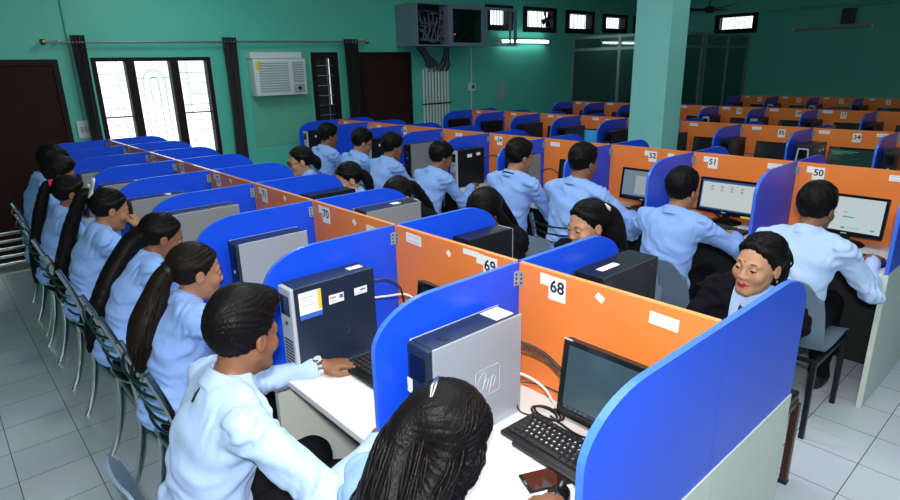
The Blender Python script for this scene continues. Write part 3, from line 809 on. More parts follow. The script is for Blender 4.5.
S_ = {}
S_['dim'] = mat_screen('painted_reflection_screen', srgb(62, 98, 112), .55, srgb(82, 118, 128))  # teal reflection on the glass is put into the emission colour
S_['white'] = mat_screen('pale_page_screen', srgb(206, 222, 226), .8, seed=2)
S_['doc'] = mat_screen('grey_document_screen', srgb(150, 170, 184), .6, srgb(120, 146, 168), 5)
S_['cream'] = mat_screen('pale_window_screen', srgb(208, 220, 218), .8, seed=4)
S_['term'] = mat_screen('dark_green_screen', srgb(14, 52, 42), .6, seed=7)
S_['blue'] = mat_screen('blue_desktop_screen', srgb(20, 96, 190), .6, srgb(70, 180, 230), 9)
S_['off'] = mat_screen('dark_screen', srgb(18, 22, 24), .3)
S_['bar'] = mat_screen('screen_taskbar', srgb(60, 104, 168), .6)
S_['tray'] = mat_screen('screen_dark_bar', srgb(30, 60, 92), .5)
S_['icon'] = mat_screen('screen_icon', srgb(120, 130, 138), .6)
S_['green'] = mat_screen('screen_green_text', srgb(90, 190, 120), .7)
S_['sheet'] = mat_screen('screen_sheet', srgb(186, 198, 208), .6)
S_['gline'] = mat_screen('screen_terminal_text', srgb(110, 190, 150), .5)
m68 = put_monitor((-.205, -.125, HD), 0, 'black monitor with dim teal screen and keyboard before it, booth 68', S_['dim'], None,
    [(0, 1, 0, .06, S_['tray'], 'taskbar')] + [(.02 + .05 * k, .05 + .05 * k, .012, .05, S_['icon'], 'taskbar_icon') for k in range(5)])
MB().box((-.175, -.0066, .1185), (.03, .001, .005)).build('maker_mark', M['grey_ink'], [c for c in kids(m68) if c.name.startswith('housing')][0])
icons = []
for r in range(2):
    for c in range(4): icons.append((.19 + c * .19, .22 + c * .19, .80 - r * .11, .83 - r * .11, S_['icon'], 'folder_icon')); icons.append((.17 + c * .19, .25 + c * .19, .765 - r * .11, .778 - r * .11, S_['icon'], 'icon_caption'))
m51 = put_monitor((-1.11, YB - .14, HD), 0, 'monitor showing a file window right of the boy at booth 51', S_['cream'], None,
    [(0, 1, 0, .05, S_['bar'], 'taskbar'), (0, 1, .93, 1, S_['bar'], 'title_bar'), (0, .02, .05, .93, S_['bar'], 'window_edge')] + icons)
MB().box((.15, -.0075, -.118), (.07, .001, .014)).build('sticker', M['yellow'], [c for c in kids(m51) if c.name.startswith('housing')][0])
put_monitor((-1.72, YB - .15, HD), 0, 'monitor showing a grey document in the booth numbered 52', S_['doc'], None,
    [(.30, .98, .12, .82, S_['sheet'], 'document_page'), (.02, .26, .12, .82, S_['doc'], 'side_pane'), (0, 1, 0, .05, S_['tray'], 'taskbar')])
put_monitor((-.40, YB - .15, HD), 0, 'monitor with a pale web page beside the rightmost boy, booth 50', S_['white'], None,
    [(.44, .60, .40, .44, S_['green'], 'green_button'), (.44, .50, .06, .12, S_['green'], 'small_green_mark'), (.86, .92, .08, .13, S_['green'], 'small_green_mark'), (.30, .34, .5, .52, S_['icon'], 'text_mark'), (.44, .50, .55, .565, S_['icon'], 'text_mark'), (.52, .7, .1, .11, S_['icon'], 'text_line')])
put_monitor((-2.33, YB - .14, HD), 0, 'monitor mostly hidden behind the boy with the dark neck cord', S_['off'])
for k in (4, 5, 6, 7, 8): put_monitor((ROWS['B']['X'][k + 1] + .44, YB - .13, HD), 0, 'dark monitor of booth %d in the second row' % (50 + k), S_['off'], 'dark monitors of the second row')
put_monitor((-.885, -.125, HD), 0, 'black monitor behind the divider right of the man, booth 69', S_['off'])
for k in range(2, 9): put_monitor((XA[k + 1] + .44, -.125, HD), 0, 'black monitor of booth %d in the front row' % (68 + k), S_['off'], 'monitors of the front row')
for k in range(0, 6): put_monitor((XA[k + 1] + .45, .125, HD), PI, 'black monitor on the far side of booth %d in the front row' % (68 + k), S_['off'], 'far side monitors of the front row')
put_monitor((-.965, YC - .14, HD), 0, 'monitor with dark green terminal text in booth 34', S_['term'], None,
    [(.03, .62, .88, .90, S_['gline'], 'text_line'), (.03, .5, .82, .84, S_['gline'], 'text_line'), (.03, .3, .76, .78, S_['gline'], 'text_line'), (.5, .9, .06, .08, S_['gline'], 'text_line')])
put_monitor((-1.60, YC - .14, HD), 0, 'black unlit monitor in booth 35', S_['off'])
for k in range(3, 9):
    lit = k == 5
    put_monitor((XC[k + 1] + (.27 if lit else .43), YC - .14, HD), 0, ('monitor with bright blue desktop left of the pillar, booth 38' if lit else 'dark monitor of booth %d in the third row' % (33 + k)), S_['blue'] if lit else S_['off'], None if lit else 'dark monitors of the third row')
for k in range(0, 8): put_monitor((XD[k + 1] + .43, YD - .14, HD), 0, 'dark monitor of booth %d in the fourth row' % (16 + k), S_['off'], 'dark monitors of the fourth row')
for k in range(0, 4): put_monitor((XE[k + 1] + .43, YE - .14, HD), 0, 'dark monitor of booth %d in the farthest row' % (1 + k), S_['off'], 'dark monitors of the farthest row')

# ------------------------------------------------------------------ keyboards, mice, phone, cables
KROWS = [[1] * 15, [1] * 13 + [2], [1.5] + [1] * 12 + [1.5], [1.8] + [1] * 11 + [2.2], [2.2] + [1] * 10 + [2.8], [1.3, 1, 1.3, 6.6, 1.3, 1.2, 2.3]]
KCH = ['', '`1234567890-=', ' QWERTYUIOP[]', ' ASDFGHJKL;\'', ' ZXCVBNM,./', '']
def keyboard_proto(detail):
    t = thing('keyboard', '', 'keyboard')
    W_, D_ = .44, .15
    b = MB().box((0, 0, .009), (W_, D_, .014), .004)
    b.box((0, -D_ / 2 + .002, .0085), (W_ * .72, .034, .013), .005)
    b.build('body', M['black_plastic'], t, smooth='auto')
    k = MB(); lg = MB(); u = .0192; x0 = -W_ / 2 + .012; ytop = D_ / 2 - .016
    for r, row in enumerate(KROWS):
        x = x0; y = ytop - r * .0205 - (.004 if r else 0); ci = 0
        for j, wk in enumerate(row):
            ww = wk * u
            k.box((x + ww / 2, y, .0195), (ww - .003, .0165, .008), .0022, seg=1)
            if detail and r and j < len(KCH[r]) and KCH[r][j] != ' ':
                put_text(lg, KCH[r][j], .0085, (x + ww / 2 - .001, y + .001, .0238), (1, 0, 0), (0, 1, 0), 0, .0003)
            x += ww
        for c in range(3):
            if r in (3,): continue
            k.box((x0 + 15.6 * u + c * u, y, .0195), (u - .003, .0165, .008), .0022, seg=1)
        for c in range(4):
            if r == 0: continue
            k.box((x0 + 18.9 * u + c * u - .004, y, .0195), (u - .003, .0165, .008), .0022, seg=1)
    k.build('key_block', M['key'], t)
    if detail: lg.build('key_lettering', M['paper'], t, fix=False)
    return t
kb = place(keyboard_proto(True), (-.275, -.212, HD), math.radians(-2), 'black keyboard with white legends in front of the monitor, booth 68')
KB = keyboard_proto(False)
def put_kb(loc, rz, label): return place(first_or_dup('kb', KB), loc, rz, label)
put_kb((-1.10, YB - .33, HD), 0, 'black keyboard on the white desk under the file-window monitor, booth 51')
put_kb((-1.80, YB - .30, HD), 0, 'black keyboard on the white desk of the booth numbered 52')
put_kb((-.45, YB - .38, HD), 0, 'black keyboard at booth 50 hidden behind the rightmost boy')
put_kb((-.98, -.32, HD), 0, 'black keyboard behind the divider in front of the man, booth 69')
def mouse(loc, rz, label, m):
    t = thing('mouse', label, 'mouse', loc, rz)
    P = []
    for i in range(13):
        u = i / 12; row = []
        wv = .031 * (math.sin(PI * min(max(u * .94 + .03, 0), 1)) ** .45); hh = .036 * (math.sin(PI * (u * .86 + .08)) ** .7) * (1 - .25 * u)
        for j in range(13):
            a = PI * j / 12; row.append((wv * math.cos(a), -.055 + .11 * u, hh * math.sin(a) ** .8))
        P.append(row)
    MB().grid(P).add([p for p in [P[i][0] for i in range(13)] + [P[i][-1] for i in range(12, -1, -1)]], [tuple(range(26))]).build('shell', m, t, smooth='auto')
    MB().box((0, .028, .026), (.006, .02, .012), .003).build('scroll_wheel', M['dull_steel'], t)
    MB().tube([(0, .055, .012), (0, .08, .006), (.03, .14, .004), (.02, .2, .004)], .0022, 6).build('cord', M['cable'], t, smooth='auto')
    return t
mouse((-.205, -.375, HD), math.radians(20), 'black mouse under the fingers beside the phone, booth 68', M['black_gloss'])
mouse((-.145, YB - .43, HD), 0, 'dark blue mouse under the hand of the rightmost boy', mat('blue_mouse_plastic', srgb(22, 40, 92), .3))
mouse((-1.42, YB - .43, HD), .1, 'dark mouse under the hand at the booth numbered 52', mat('navy_mouse_plastic', srgb(24, 40, 88), .3))
t = thing('mobile_phone', 'dark phone lying on the white desk beside the keyboard, booth 68', 'phone', (-.268, -.328, HD), math.radians(66 - 90))
MB().box((0, 0, .0045), (.074, .152, .008), .004, seg=3).build('phone_body', M['black_gloss'], t, smooth='auto')
MB().span((-.034, -.068, .0086), (.034, .066, .009)).build('phone_screen', mat('dark_reddish_glass', srgb(46, 24, 24), .06, var=.3, scale=12, coat=.5), t)
MB().box((0, -.0715, .0087), (.016, .004, .0006)).build('home_key', M['dull_steel'], t)
def cable(pts, r, m, label):
    pts = [Vector(p) for p in pts]; out = []
    n = len(pts)
    for i in range(n - 1):
        p0, p1, p2, p3 = pts[max(i - 1, 0)], pts[i], pts[i + 1], pts[min(i + 2, n - 1)]
        for s in range(6):
            t_ = s / 6
            out.append(.5 * ((2 * p1) + (p2 - p0) * t_ + (2 * p0 - 5 * p1 + 4 * p2 - p3) * t_ ** 2 + (3 * p1 - p0 - 3 * p2 + p3) * t_ ** 3))
    out.append(pts[-1])
    return tag(MB().tube(out, r, 8).build('cable', m, smooth='auto'), label, 'cable')
z0 = HD + .006
cable([(-.60, -.19, 1.00), (-.57, -.14, 1.01), (-.50, -.09, .98), (-.43, -.07, .93), (-.36, -.08, .90)], .005, M['cable'], 'thick black cable arching from the silver computer to the monitor, booth 68')
cable([(-.59, -.19, .985), (-.55, -.13, .985), (-.48, -.085, .95), (-.42, -.07, .90), (-.30, -.07, .86)], .004, M['cable'], 'second black cable just below the thick arching one, booth 68')
cable([(-.60, -.19, .97), (-.57, -.15, .96), (-.555, -.14, .90), (-.55, -.15, .83), (-.53, -.15, z0), (-.46, -.12, z0)], .003, M['cable'], 'thin black cable dropping straight down beside the silver computer')
cable([(-.60, -.19, .90), (-.55, -.14, .905), (-.49, -.10, .87), (-.46, -.08, .82), (-.44, -.07, z0)], .004, M['cable_white'], 'white cable curving down behind the silver computer, booth 68')
cable([(-.60, -.18, .86), (-.56, -.12, .86), (-.50, -.07, .85), (-.40, -.05, .83), (-.30, -.05, .80)], .0022, M['cable'], 'thin black wire along the foot of the orange panel numbered 68')
lp = []
for k in range(20):
    a = k * .75; lp.append((-.475 + .05 * math.cos(a) + .0015 * k, -.105 + .028 * math.sin(a), z0 + .0025 * (k / 3)))
cable(lp, .0036, M['cable'], 'black cable coiled on the desk between computer and keyboard, booth 68')
cable([(-.45, -.10, z0), (-.40, -.115, z0 + .004), (-.33, -.12, z0), (-.27, -.1, z0)], .0036, M['cable'], 'black keyboard lead running along the desk under the monitor, booth 68')
cable([(-1.27, -.2, 1.04), (-1.24, -.15, 1.045), (-1.19, -.12, 1.02), (-1.18, -.11, .96), (-1.20, -.09, .90)], .004, M['cable'], 'black cable looping behind the navy computer, booth 69')
cable([(-1.27, -.2, .97), (-1.23, -.15, .975), (-1.16, -.10, .985), (-1.08, -.08, .93)], .004, M['cable_white'], 'white cable leaving the back of the navy computer, booth 69')
cable([(-3.37, YB - .2, 1.0), (-3.29, YB - .13, 1.03), (-3.21, YB - .10, .98), (-3.22, YB - .09, .88)], .005, M['cable'], 'black cable looping behind the stickered black computer, booth 54')
cable([(-2.68, YB - .2, .95), (-2.62, YB - .13, .98), (-2.54, YB - .08, .93), (-2.46, YB - .06, .97), (-2.40, YB - .05, .96)], .005, M['cable'], 'black cable on the orange panel beside the boy with the neck cord')
cable([(-1.38, YB - .12, .80), (-1.34, YB - .14, .84), (-1.22, YB - .12, .84), (-1.14, YB - .11, .80)], .005, M['cable'], 'black cable bending on the desk left of the file-window monitor')
cable([(-1.88, YC - .17, .95), (-1.82, YC - .08, .93), (-1.74, YC - .05, .89), (-1.66, YC - .06, .86)], .005, M['cable_grey'], 'grey cable crossing the orange panel numbered 35')

# ------------------------------------------------------------------ chairs
def steel_chair(loc, rz, label):
    """tube chair with a curved rod back; occupant faces +Y"""
    t = thing('steel_chair', label, 'chair', loc, rz, 'steel rod-back chairs'); t.scale = (1, 1, .955)
    MB().box((0, .02, .445), (.40, .40, .045), .02, seg=3).build('seat', M['black_vinyl'], t, smooth='auto')
    MB().tube([(-.19, .2, .42), (.19, .2, .42)], .01, 8).tube([(-.19, -.17, .42), (.19, -.17, .42)], .01, 8).tube([(-.19, .2, .42), (-.19, -.17, .42)], .01, 8).tube([(.19, .2, .42), (.19, -.17, .42)], .01, 8).build('seat_frame', M['steel'], t, smooth='auto')
    for s in (-1, 1):
        pts = []
        for k in range(17):
            u = k / 16; z = .90 * u
            y = -.27 + .09 * math.sin(PI * min(1, u * 1.02)) ** .8 + .02 * u
            pts.append((s * (.175 + .01 * (1 - u)), y, z))
        MB().tube(pts, .0135, 10).build('back_post', M['steel'], t, smooth='auto')
        MB().tube([(s * .18, .19, .42), (s * .185, .21, .2), (s * .19, .235, 0)], .012, 10).build('leg', M['steel'], t, smooth='auto')
    for k in range(6):
        z = .55 + k * .06; u = z / .90; yb = -.27 + .09 * math.sin(PI * min(1, u * 1.02)) ** .8 + .02 * u
        P = [(-.178 + .356 * j / 12, yb - .04 * math.sin(PI * j / 12) ** .7, z - .012 * math.sin(PI * j / 12)) for j in range(13)]
        MB().tube(P, .0065, 8).build('back_rod', M['green_rod'] if k % 3 else M['steel'], t, smooth='auto')
    return t
def shell_chair(loc, rz, label, legs='black_metal'):
    t = thing('plastic_chair', label, 'chair', loc, rz, 'blue-grey plastic shell chairs'); t.scale = (1, 1, .955)
    prof = [(.24, .455), (.20, .468), (.10, .455), (0, .448), (-.10, .452), (-.16, .475), (-.195, .53), (-.215, .60), (-.235, .70), (-.255, .80), (-.268, .86)]
    P, Q = [], []
    for i, (y, z) in enumerate(prof):
        u = i / (len(prof) - 1); row = []; wd = .215 if u < .55 else .215 - .03 * ((u - .55) / .45) ** 2
        for j in range(15):
            s = -1 + 2 * j / 14
            rnd = (.05 * max(0, abs(s) - .55) ** 2 / .2) * (1 if i > len(prof) - 3 else 0) * (2 if i == len(prof) - 1 else .6)
            cup = .035 * s * s
            yy = y + (cup if u >= .5 else 0) ; zz = z + (cup * .6 if u < .5 else 0) - rnd
            row.append((wd * s, yy, zz))
        P.append(row)
    n = len(prof)
    for i in range(n):
        row = []
        for j in range(15):
            a = Vector(P[min(i + 1, n - 1)][j]) - Vector(P[max(i - 1, 0)][j]); nrm = Vector((0, a.z, -a.y)).normalized()
            row.append(tuple(Vector(P[i][j]) - nrm * .009))
        Q.append(row)
    mb = MB().grid(P).grid(Q)
    rim = [(0, j) for j in range(15)] + [(i, 14) for i in range(1, n)] + [(n - 1, j) for j in range(13, -1, -1)] + [(i, 0) for i in range(n - 2, -1, -1)]
    mb.grid([[P[i][j] for i, j in rim], [Q[i][j] for i, j in rim]])
    mb.build('seat_shell', M['grey_plastic'], t, smooth='auto')
    f = MB()
    for s in (-1, 1): f.box((s * .205, 0, .425), (.02, .46, .025), .003)
    for y in (-.2, .2): f.box((0, y, .425), (.39, .02, .022), .003)
    f.build('seat_frame', M[legs], t)
    for sx in (-1, 1):
        for sy in (-1, 1):
            R = Matrix.Rotation(sy * -.08, 3, 'X')
            MB().box((sx * .205, sy * .235, .212), (.025, .025, .43), .003, rot=None).build('leg', M[legs], t)
    return t
def stool(loc, rz, label):
    t = thing('metal_stool', label, 'stool', loc, rz)
    MB().box((0, 0, .45), (.40, .40, .04), .012, seg=3).build('seat', M['black_vinyl'], t, smooth='auto')
    f = MB()
    for s in (-1, 1): f.box((s * .19, 0, .415), (.025, .40, .03), .003); f.box((0, s * .19, .415), (.35, .025, .03), .003)
    f.build('seat_frame', M['brown_metal'], t)
    for sx in (-1, 1):
        for sy in (-1, 1):
            o = MB().box((sx * .195, sy * .195, .205), (.03, .03, .41), .003).build('leg', M['brown_metal'], t)
            MB().box((sx * .195, sy * .195, .008), (.036, .036, .016), .003).build('foot_cap', M['black_plastic'], o)
    return t
# ------------------------------------------------------------------ people: signed-distance modelling
F32 = np.float32
def V3(*a): return np.array(a, dtype=np.float64)
def nrm(v): return v / max(1e-9, np.linalg.norm(v))
def RX(a): c, s = math.cos(a), math.sin(a); return np.array([[1, 0, 0], [0, c, -s], [0, s, c]])
def RY(a): c, s = math.cos(a), math.sin(a); return np.array([[c, 0, s], [0, 1, 0], [-s, 0, c]])
def RZ(a): c, s = math.cos(a), math.sin(a); return np.array([[c, -s, 0], [s, c, 0], [0, 0, 1]])
def lean(deg): return RX(-math.radians(deg))

class Sdf:
    def __init__(s): s.ops = []; s.post = []; s.lo = V3(9, 9, 9); s.hi = V3(-9, -9, -9)
    def grow(s, p, r):
        s.lo = np.minimum(s.lo, np.asarray(p) - r); s.hi = np.maximum(s.hi, np.asarray(p) + r)
    def cone(s, a, b, r1, r2, k=.02, mode='+'):
        a = np.asarray(a, float); b = np.asarray(b, float); ba = b - a; l2 = max(1e-9, ba @ ba)
        if mode == '+': s.grow(a, r1); s.grow(b, r2)
        def f(P):
            t = np.clip((P - a.astype(F32)) @ (ba / l2).astype(F32), 0, 1)
            d = P - a.astype(F32) - t[..., None] * ba.astype(F32)
            return np.sqrt(np.einsum('...i,...i->...', d, d)) - (r1 + (r2 - r1) * t)
        s.ops.append((f, k, mode)); return s
    def chain(s, pts, rs, k=.02):
        for i in range(len(pts) - 1): s.cone(pts[i], pts[i + 1], rs[i], rs[i + 1], k)
        return s
    def ell(s, c, r, R=None, k=.02, mode='+'):
        c = np.asarray(c, float); r = np.asarray(r, float); R = np.eye(3) if R is None else R
        if mode == '+': s.grow(c, max(r))
        A = (R / r).astype(F32); A2 = (R / (r * r)).astype(F32); cc = c.astype(F32)
        def f(P):
            q = P - cc; u = q @ A; w = q @ A2
            k0 = np.sqrt(np.einsum('...i,...i->...', u, u)); k1 = np.sqrt(np.einsum('...i,...i->...', w, w))
            return k0 * (k0 - 1) / np.maximum(k1, 1e-5)
        s.ops.append((f, k, mode)); return s
    def fun(s, f, k=.01, mode='&'):
        s.ops.append((f, k, mode)); return s
    def eval(s, P, C, rad):
        """P (nb, n, 3) samples, C (nb, 3) block centres"""
        D = np.full(P.shape[:2], 1.0, F32)
        for f, k, mode in s.ops:
            if mode == '+':
                ix = np.nonzero(f(C) < rad + k + .02)[0]
                if len(ix) == 0: continue
                d = f(P[ix]); a = D[ix]; h = np.clip(.5 + .5 * (a - d) / k, 0, 1)
                D[ix] = a + (d - a) * h - k * h * (1 - h)
            elif mode == '-':
                ix = np.nonzero(f(C) < rad + k + .02)[0]
                if len(ix) == 0: continue
                d = -f(P[ix]); a = D[ix]; h = np.clip(.5 - .5 * (a - d) / k, 0, 1)
                D[ix] = a + (d - a) * h + k * h * (1 - h)
            elif mode == '&':
                d = f(P); h = np.clip(.5 - .5 * (D - d) / k, 0, 1)
                D = D + (d - D) * h + k * h * (1 - h)
            elif mode == 'd': D = D + f(P).astype(F32)
        return D
    def mesh(s, h, pad=.03):
        B = 8; lo = s.lo - pad; nb = np.ceil((s.hi + pad - lo) / (h * B)).astype(int) + 1
        I = np.stack(np.meshgrid(*[np.arange(n) for n in nb], indexing='ij'), -1).reshape(-1, 3)
        C = (lo + (I * B + (B - 1) / 2) * h).astype(F32); rad = h * B * .866
        ctr = s.eval(C[:, None, :], C, rad)[:, 0]
        keep = np.abs(ctr) < rad * 1.35 + .012
        dims = nb * B; VOL = np.ones(dims, F32)
        for i in np.nonzero(~keep & (ctr < 0))[0]:
            a = I[i] * B; VOL[a[0]:a[0] + B, a[1]:a[1] + B, a[2]:a[2] + B] = -1
        off = np.stack(np.meshgrid(*[np.arange(B)] * 3, indexing='ij'), -1).reshape(-1, 3)
        kI = I[keep]; kC = C[keep]
        for q in range(0, len(kI), 400):
            ii = kI[q:q + 400]
            P = (lo + (ii[:, None, :] * B + off[None]) * h).astype(F32)
            D = s.eval(P, kC[q:q + 400], rad)
            X = ii[:, None, :] * B + off[None]
            VOL[X[..., 0], X[..., 1], X[..., 2]] = D
        return surface_nets(VOL, lo, h)

def surface_nets(V, lo, h):
    ins = V < 0
    c = [(i, j, k) for i in (0, 1) for j in (0, 1) for k in (0, 1)]
    nx, ny, nz = V.shape
    cnt = np.zeros((nx - 1, ny - 1, nz - 1), np.int8)
    for i, j, k in c: cnt += ins[i:nx - 1 + i, j:ny - 1 + j, k:nz - 1 + k]
    act = (cnt > 0) & (cnt < 8)
    A = np.argwhere(act); idx = np.full(act.shape, -1, np.int64); idx[act] = np.arange(len(A))
    val = np.stack([V[A[:, 0] + i, A[:, 1] + j, A[:, 2] + k] for i, j, k in c], 1)
    cp = np.array(c, float); S = np.zeros((len(A), 3)); N = np.zeros(len(A))
    for a in range(8):
        for b in range(a + 1, 8):
            if abs(cp[a] - cp[b]).sum() != 1: continue
            va, vb = val[:, a], val[:, b]; m = (va < 0) != (vb < 0)
            t = np.where(m, va / np.where(m, va - vb, 1), 0)
            S += (cp[a] + (cp[b] - cp[a]) * t[:, None]) * m[:, None]; N += m
    verts = lo + (A + S / N[:, None]) * h
    quads = []
    for ax in range(3):
        sl0 = [slice(0, None)] * 3; sl1 = [slice(0, None)] * 3
        sl0[ax] = slice(0, -1); sl1[ax] = slice(1, None)
        a, b = ins[tuple(sl0)], ins[tuple(sl1)]
        E = np.argwhere(a != b)
        u, v = [(1, 2), (2, 0), (0, 1)][ax]
        E = E[(E[:, u] > 0) & (E[:, v] > 0) & (E[:, u] < V.shape[u] - 1) & (E[:, v] < V.shape[v] - 1)]
        fl = a[E[:, 0], E[:, 1], E[:, 2]]
        def cell(du, dv):
            Q = E.copy(); Q[:, u] -= du; Q[:, v] -= dv; return idx[Q[:, 0], Q[:, 1], Q[:, 2]]
        q = np.stack([cell(1, 1), cell(0, 1), cell(0, 0), cell(1, 0)], 1)
        q[~fl] = q[~fl][:, ::-1]
        quads.append(q)
    return verts, np.concatenate(quads)

def np_mesh(name, verts, quads, m, parent, extra=None, mats=None):
    """quads plus optional (verts, faces) tubes -> one smooth mesh object"""
    me = bpy.data.meshes.new(name)
    nv, nq = len(verts), len(quads)
    V = verts; L = [quads.reshape(-1)]; tot = [np.full(nq, 4)]
    if extra is not None and len(extra[0]):
        V = np.concatenate([verts, extra[0]]) if nv else np.asarray(extra[0]); L.append((extra[1] + nv).reshape(-1)); tot.append(np.full(len(extra[1]), 4))
    L = np.concatenate(L).astype(np.int32); tot = np.concatenate(tot).astype(np.int32)
    me.vertices.add(len(V)); me.vertices.foreach_set('co', np.ascontiguousarray(V, F32).ravel())
    me.loops.add(len(L)); me.loops.foreach_set('vertex_index', L)
    me.polygons.add(len(tot)); me.polygons.foreach_set('loop_start', np.concatenate([[0], np.cumsum(tot)[:-1]]).astype(np.int32))
    me.polygons.foreach_set('use_smooth', np.ones(len(tot), bool))
    me.materials.append(m)
    me.update(calc_edges=True); me.validate()
    return link(name, me, parent)

def tubes_np(paths, n=5):
    """list of (points (k,3), radii (k,)) -> verts, quads (open tapered tubes)"""
    VV, QQ, o = [], [], 0
    for P, r in paths:
        P = np.asarray(P, float); k = len(P)
        T = np.gradient(P, axis=0); T /= np.maximum(np.linalg.norm(T, axis=1, keepdims=True), 1e-9)
        u = np.cross(T[0], (.3, .9, .2)); u /= np.linalg.norm(u); U = []
        for i in range(k):
            u = u - T[i] * (u @ T[i]); u /= max(1e-9, np.linalg.norm(u)); U.append(u)
        U = np.array(U); W = np.cross(T, U)
        a = 2 * np.pi * np.arange(n) / n
        ring = P[:, None] + (U[:, None] * np.cos(a)[None, :, None] + W[:, None] * np.sin(a)[None, :, None]) * np.asarray(r)[:, None, None]
        VV.append(ring.reshape(-1, 3))
        i = np.arange(k - 1)[:, None] * n; j = np.arange(n)[None]
        q = np.stack([i + j, i + (j + 1) % n, i + n + (j + 1) % n, i + n + j], -1).reshape(-1, 4)
        QQ.append(q + o); o += k * n
    return (np.concatenate(VV), np.concatenate(QQ)) if VV else (np.zeros((0, 3)), np.zeros((0, 4), int))

def spline(P, n=14):
    P = np.asarray(P, float); m = len(P); out = []
    t = np.linspace(0, m - 1 - 1e-6, n)
    for x in t:
        i = int(x); f = x - i
        p0, p1, p2, p3 = P[max(i - 1, 0)], P[i], P[i + 1], P[min(i + 2, m - 1)]
        out.append(.5 * (2 * p1 + (p2 - p0) * f + (2 * p0 - 5 * p1 + 4 * p2 - p3) * f ** 2 + (3 * p1 - p0 - 3 * p2 + p3) * f ** 3))
    return np.array(out)

SKIN = {k: mat('skin_' + k, srgb(*c), .5, var=.07, scale=30, bump=.08, bscale=120, spec=.35) for k, c in
        dict(deep=(112, 72, 52), brown=(136, 92, 68), tan=(164, 116, 88), light=(186, 138, 108)).items()}
HAIR = mat_hair('black_hair', (.0055, .0045, .0050, 1))
HAIRB = mat_hair('brown_black_hair', (.011, .007, .006, 1))
SHIRT = mat_shirt('light_blue_striped_shirt', srgb(142, 177, 240), srgb(128, 165, 232))
SHIRT2 = mat_shirt('pale_blue_shirt', srgb(180, 205, 244), srgb(166, 195, 240))
TROUSER = mat('black_trouser_cloth', srgb(15, 15, 20), .9, spec=.15, var=.15, bump=.1, bscale=200)
BLAZER = mat('navy_blazer_cloth', srgb(16, 16, 23), .9, var=.15, bump=.12, bscale=220, spec=.1)
TIE = mat('charcoal_tie_cloth', srgb(44, 48, 56), .6, var=.2, scale=80)
SHOE = mat('black_shoe', srgb(26, 26, 32), .5, var=.15)
SOLE = mat('white_rubber_sole', srgb(206, 208, 208), .6)
PINK = mat('dusty_pink_shoe', srgb(214, 120, 136), .6, var=.1)
EYEW = mat('eye_white', srgb(226, 220, 214), .2, var=.02)
IRIS = mat('dark_iris', srgb(26, 16, 12), .15)
LIP = {'red': mat('red_lips', srgb(168, 38, 58), .4), 'nat': mat('natural_lips', srgb(138, 74, 66), .45)}

def fold_noise(amp, spots):
    D = [(31, 17, 43), (-23, 37, 29), (19, -41, 23)]
    def f(P):
        x, y, z = P[..., 0], P[..., 1], P[..., 2]
        n = np.sin(31 * x + 17 * y + 43 * z + 1.7 * np.sin(19 * y - 27 * z)) + np.sin(-23 * x + 37 * y + 29 * z + 1.5 * np.sin(25 * x + 13 * z)) + .7 * np.sin(52 * x - 61 * y + 47 * z + 2 * np.sin(31 * z + 11 * x))
        a = np.full(x.shape, amp * .35, F32)
        for c, r, dr in spots:
            c = np.asarray(c, F32); q = P - c; d2 = np.einsum('...i,...i->...', q, q)
            w = np.exp(-d2 / (r * r)); a = a + amp * .65 * w
            if dr is not None:
                n = n + 1.6 * w * np.sin((q @ np.asarray(dr, F32)) * 150 + 2.5 * np.sin(28 * x + 22 * y + 17 * z))
        return np.clip(a * n, -.02, .0045)
    return f

def arm_ik(S, W, l1, l2, pole):
    d = W - S; L = np.linalg.norm(d)
    if L > (l1 + l2) * .995: W = S + d / L * (l1 + l2) * .995; d = W - S; L = np.linalg.norm(d)
    u = d / L; a = (l1 * l1 - l2 * l2 + L * L) / (2 * L); hgt = math.sqrt(max(0, l1 * l1 - a * a))
    p = pole - u * (pole @ u); p = nrm(p)
    return S + u * a + p * hgt, W

def add_hand(sd, W, fwd, up, side, sc, curl=(18, 22, 14), thumb=0.0):
    """side +1 right hand. returns finger tips"""
    y = nrm(fwd); z = nrm(up - y * (up @ y)); x = np.cross(y, z) * (-side)   # towards the thumb
    def T(a, b, c): return W + (x * a + y * b + z * c) * sc
    R = np.stack([x, y, z], 1)
    sd.cone(T(0, -.03, 0), T(0, .015, 0), .025 * sc, .024 * sc, .012)
    sd.ell(T(.002, .05, 0), np.array((.040, .050, .0165)) * sc, R, .012)
    tips = []
    for bx, by, ln, r in ((.030, .086, .070, .0088), (.0105, .092, .078, .0092), (-.0100, .088, .072, .0088), (-.0290, .078, .056, .0078)):
        p = np.array((bx, by, 0.0)); ang = 0.0; pts = [T(bx * .8, by - .03, 0)]; pts.append(T(*p)); spread = bx * 1.6
        for seg, c in zip((.45, .30, .25), curl):
            ang += math.radians(c); d = np.array((spread * math.cos(ang), math.cos(ang), -math.sin(ang))); d /= np.linalg.norm(d)
            p = p + d * ln * seg; pts.append(T(*p))
        sd.chain(pts, [r * sc * q for q in (1.05, 1.08, 1.0, .92, .78)], .0035); tips.append(pts[-1])
    t = thumb
    sd.chain([T(.018, .012, -.004), T(.040, .034, -.010), T(.052 - .02 * t, .062, -.016 - .01 * t), T(.054 - .03 * t, .088, -.020 - .014 * t)], [.015 * sc, .0125 * sc, .0108 * sc, .0088 * sc], .006)
    return tips, x, y, z

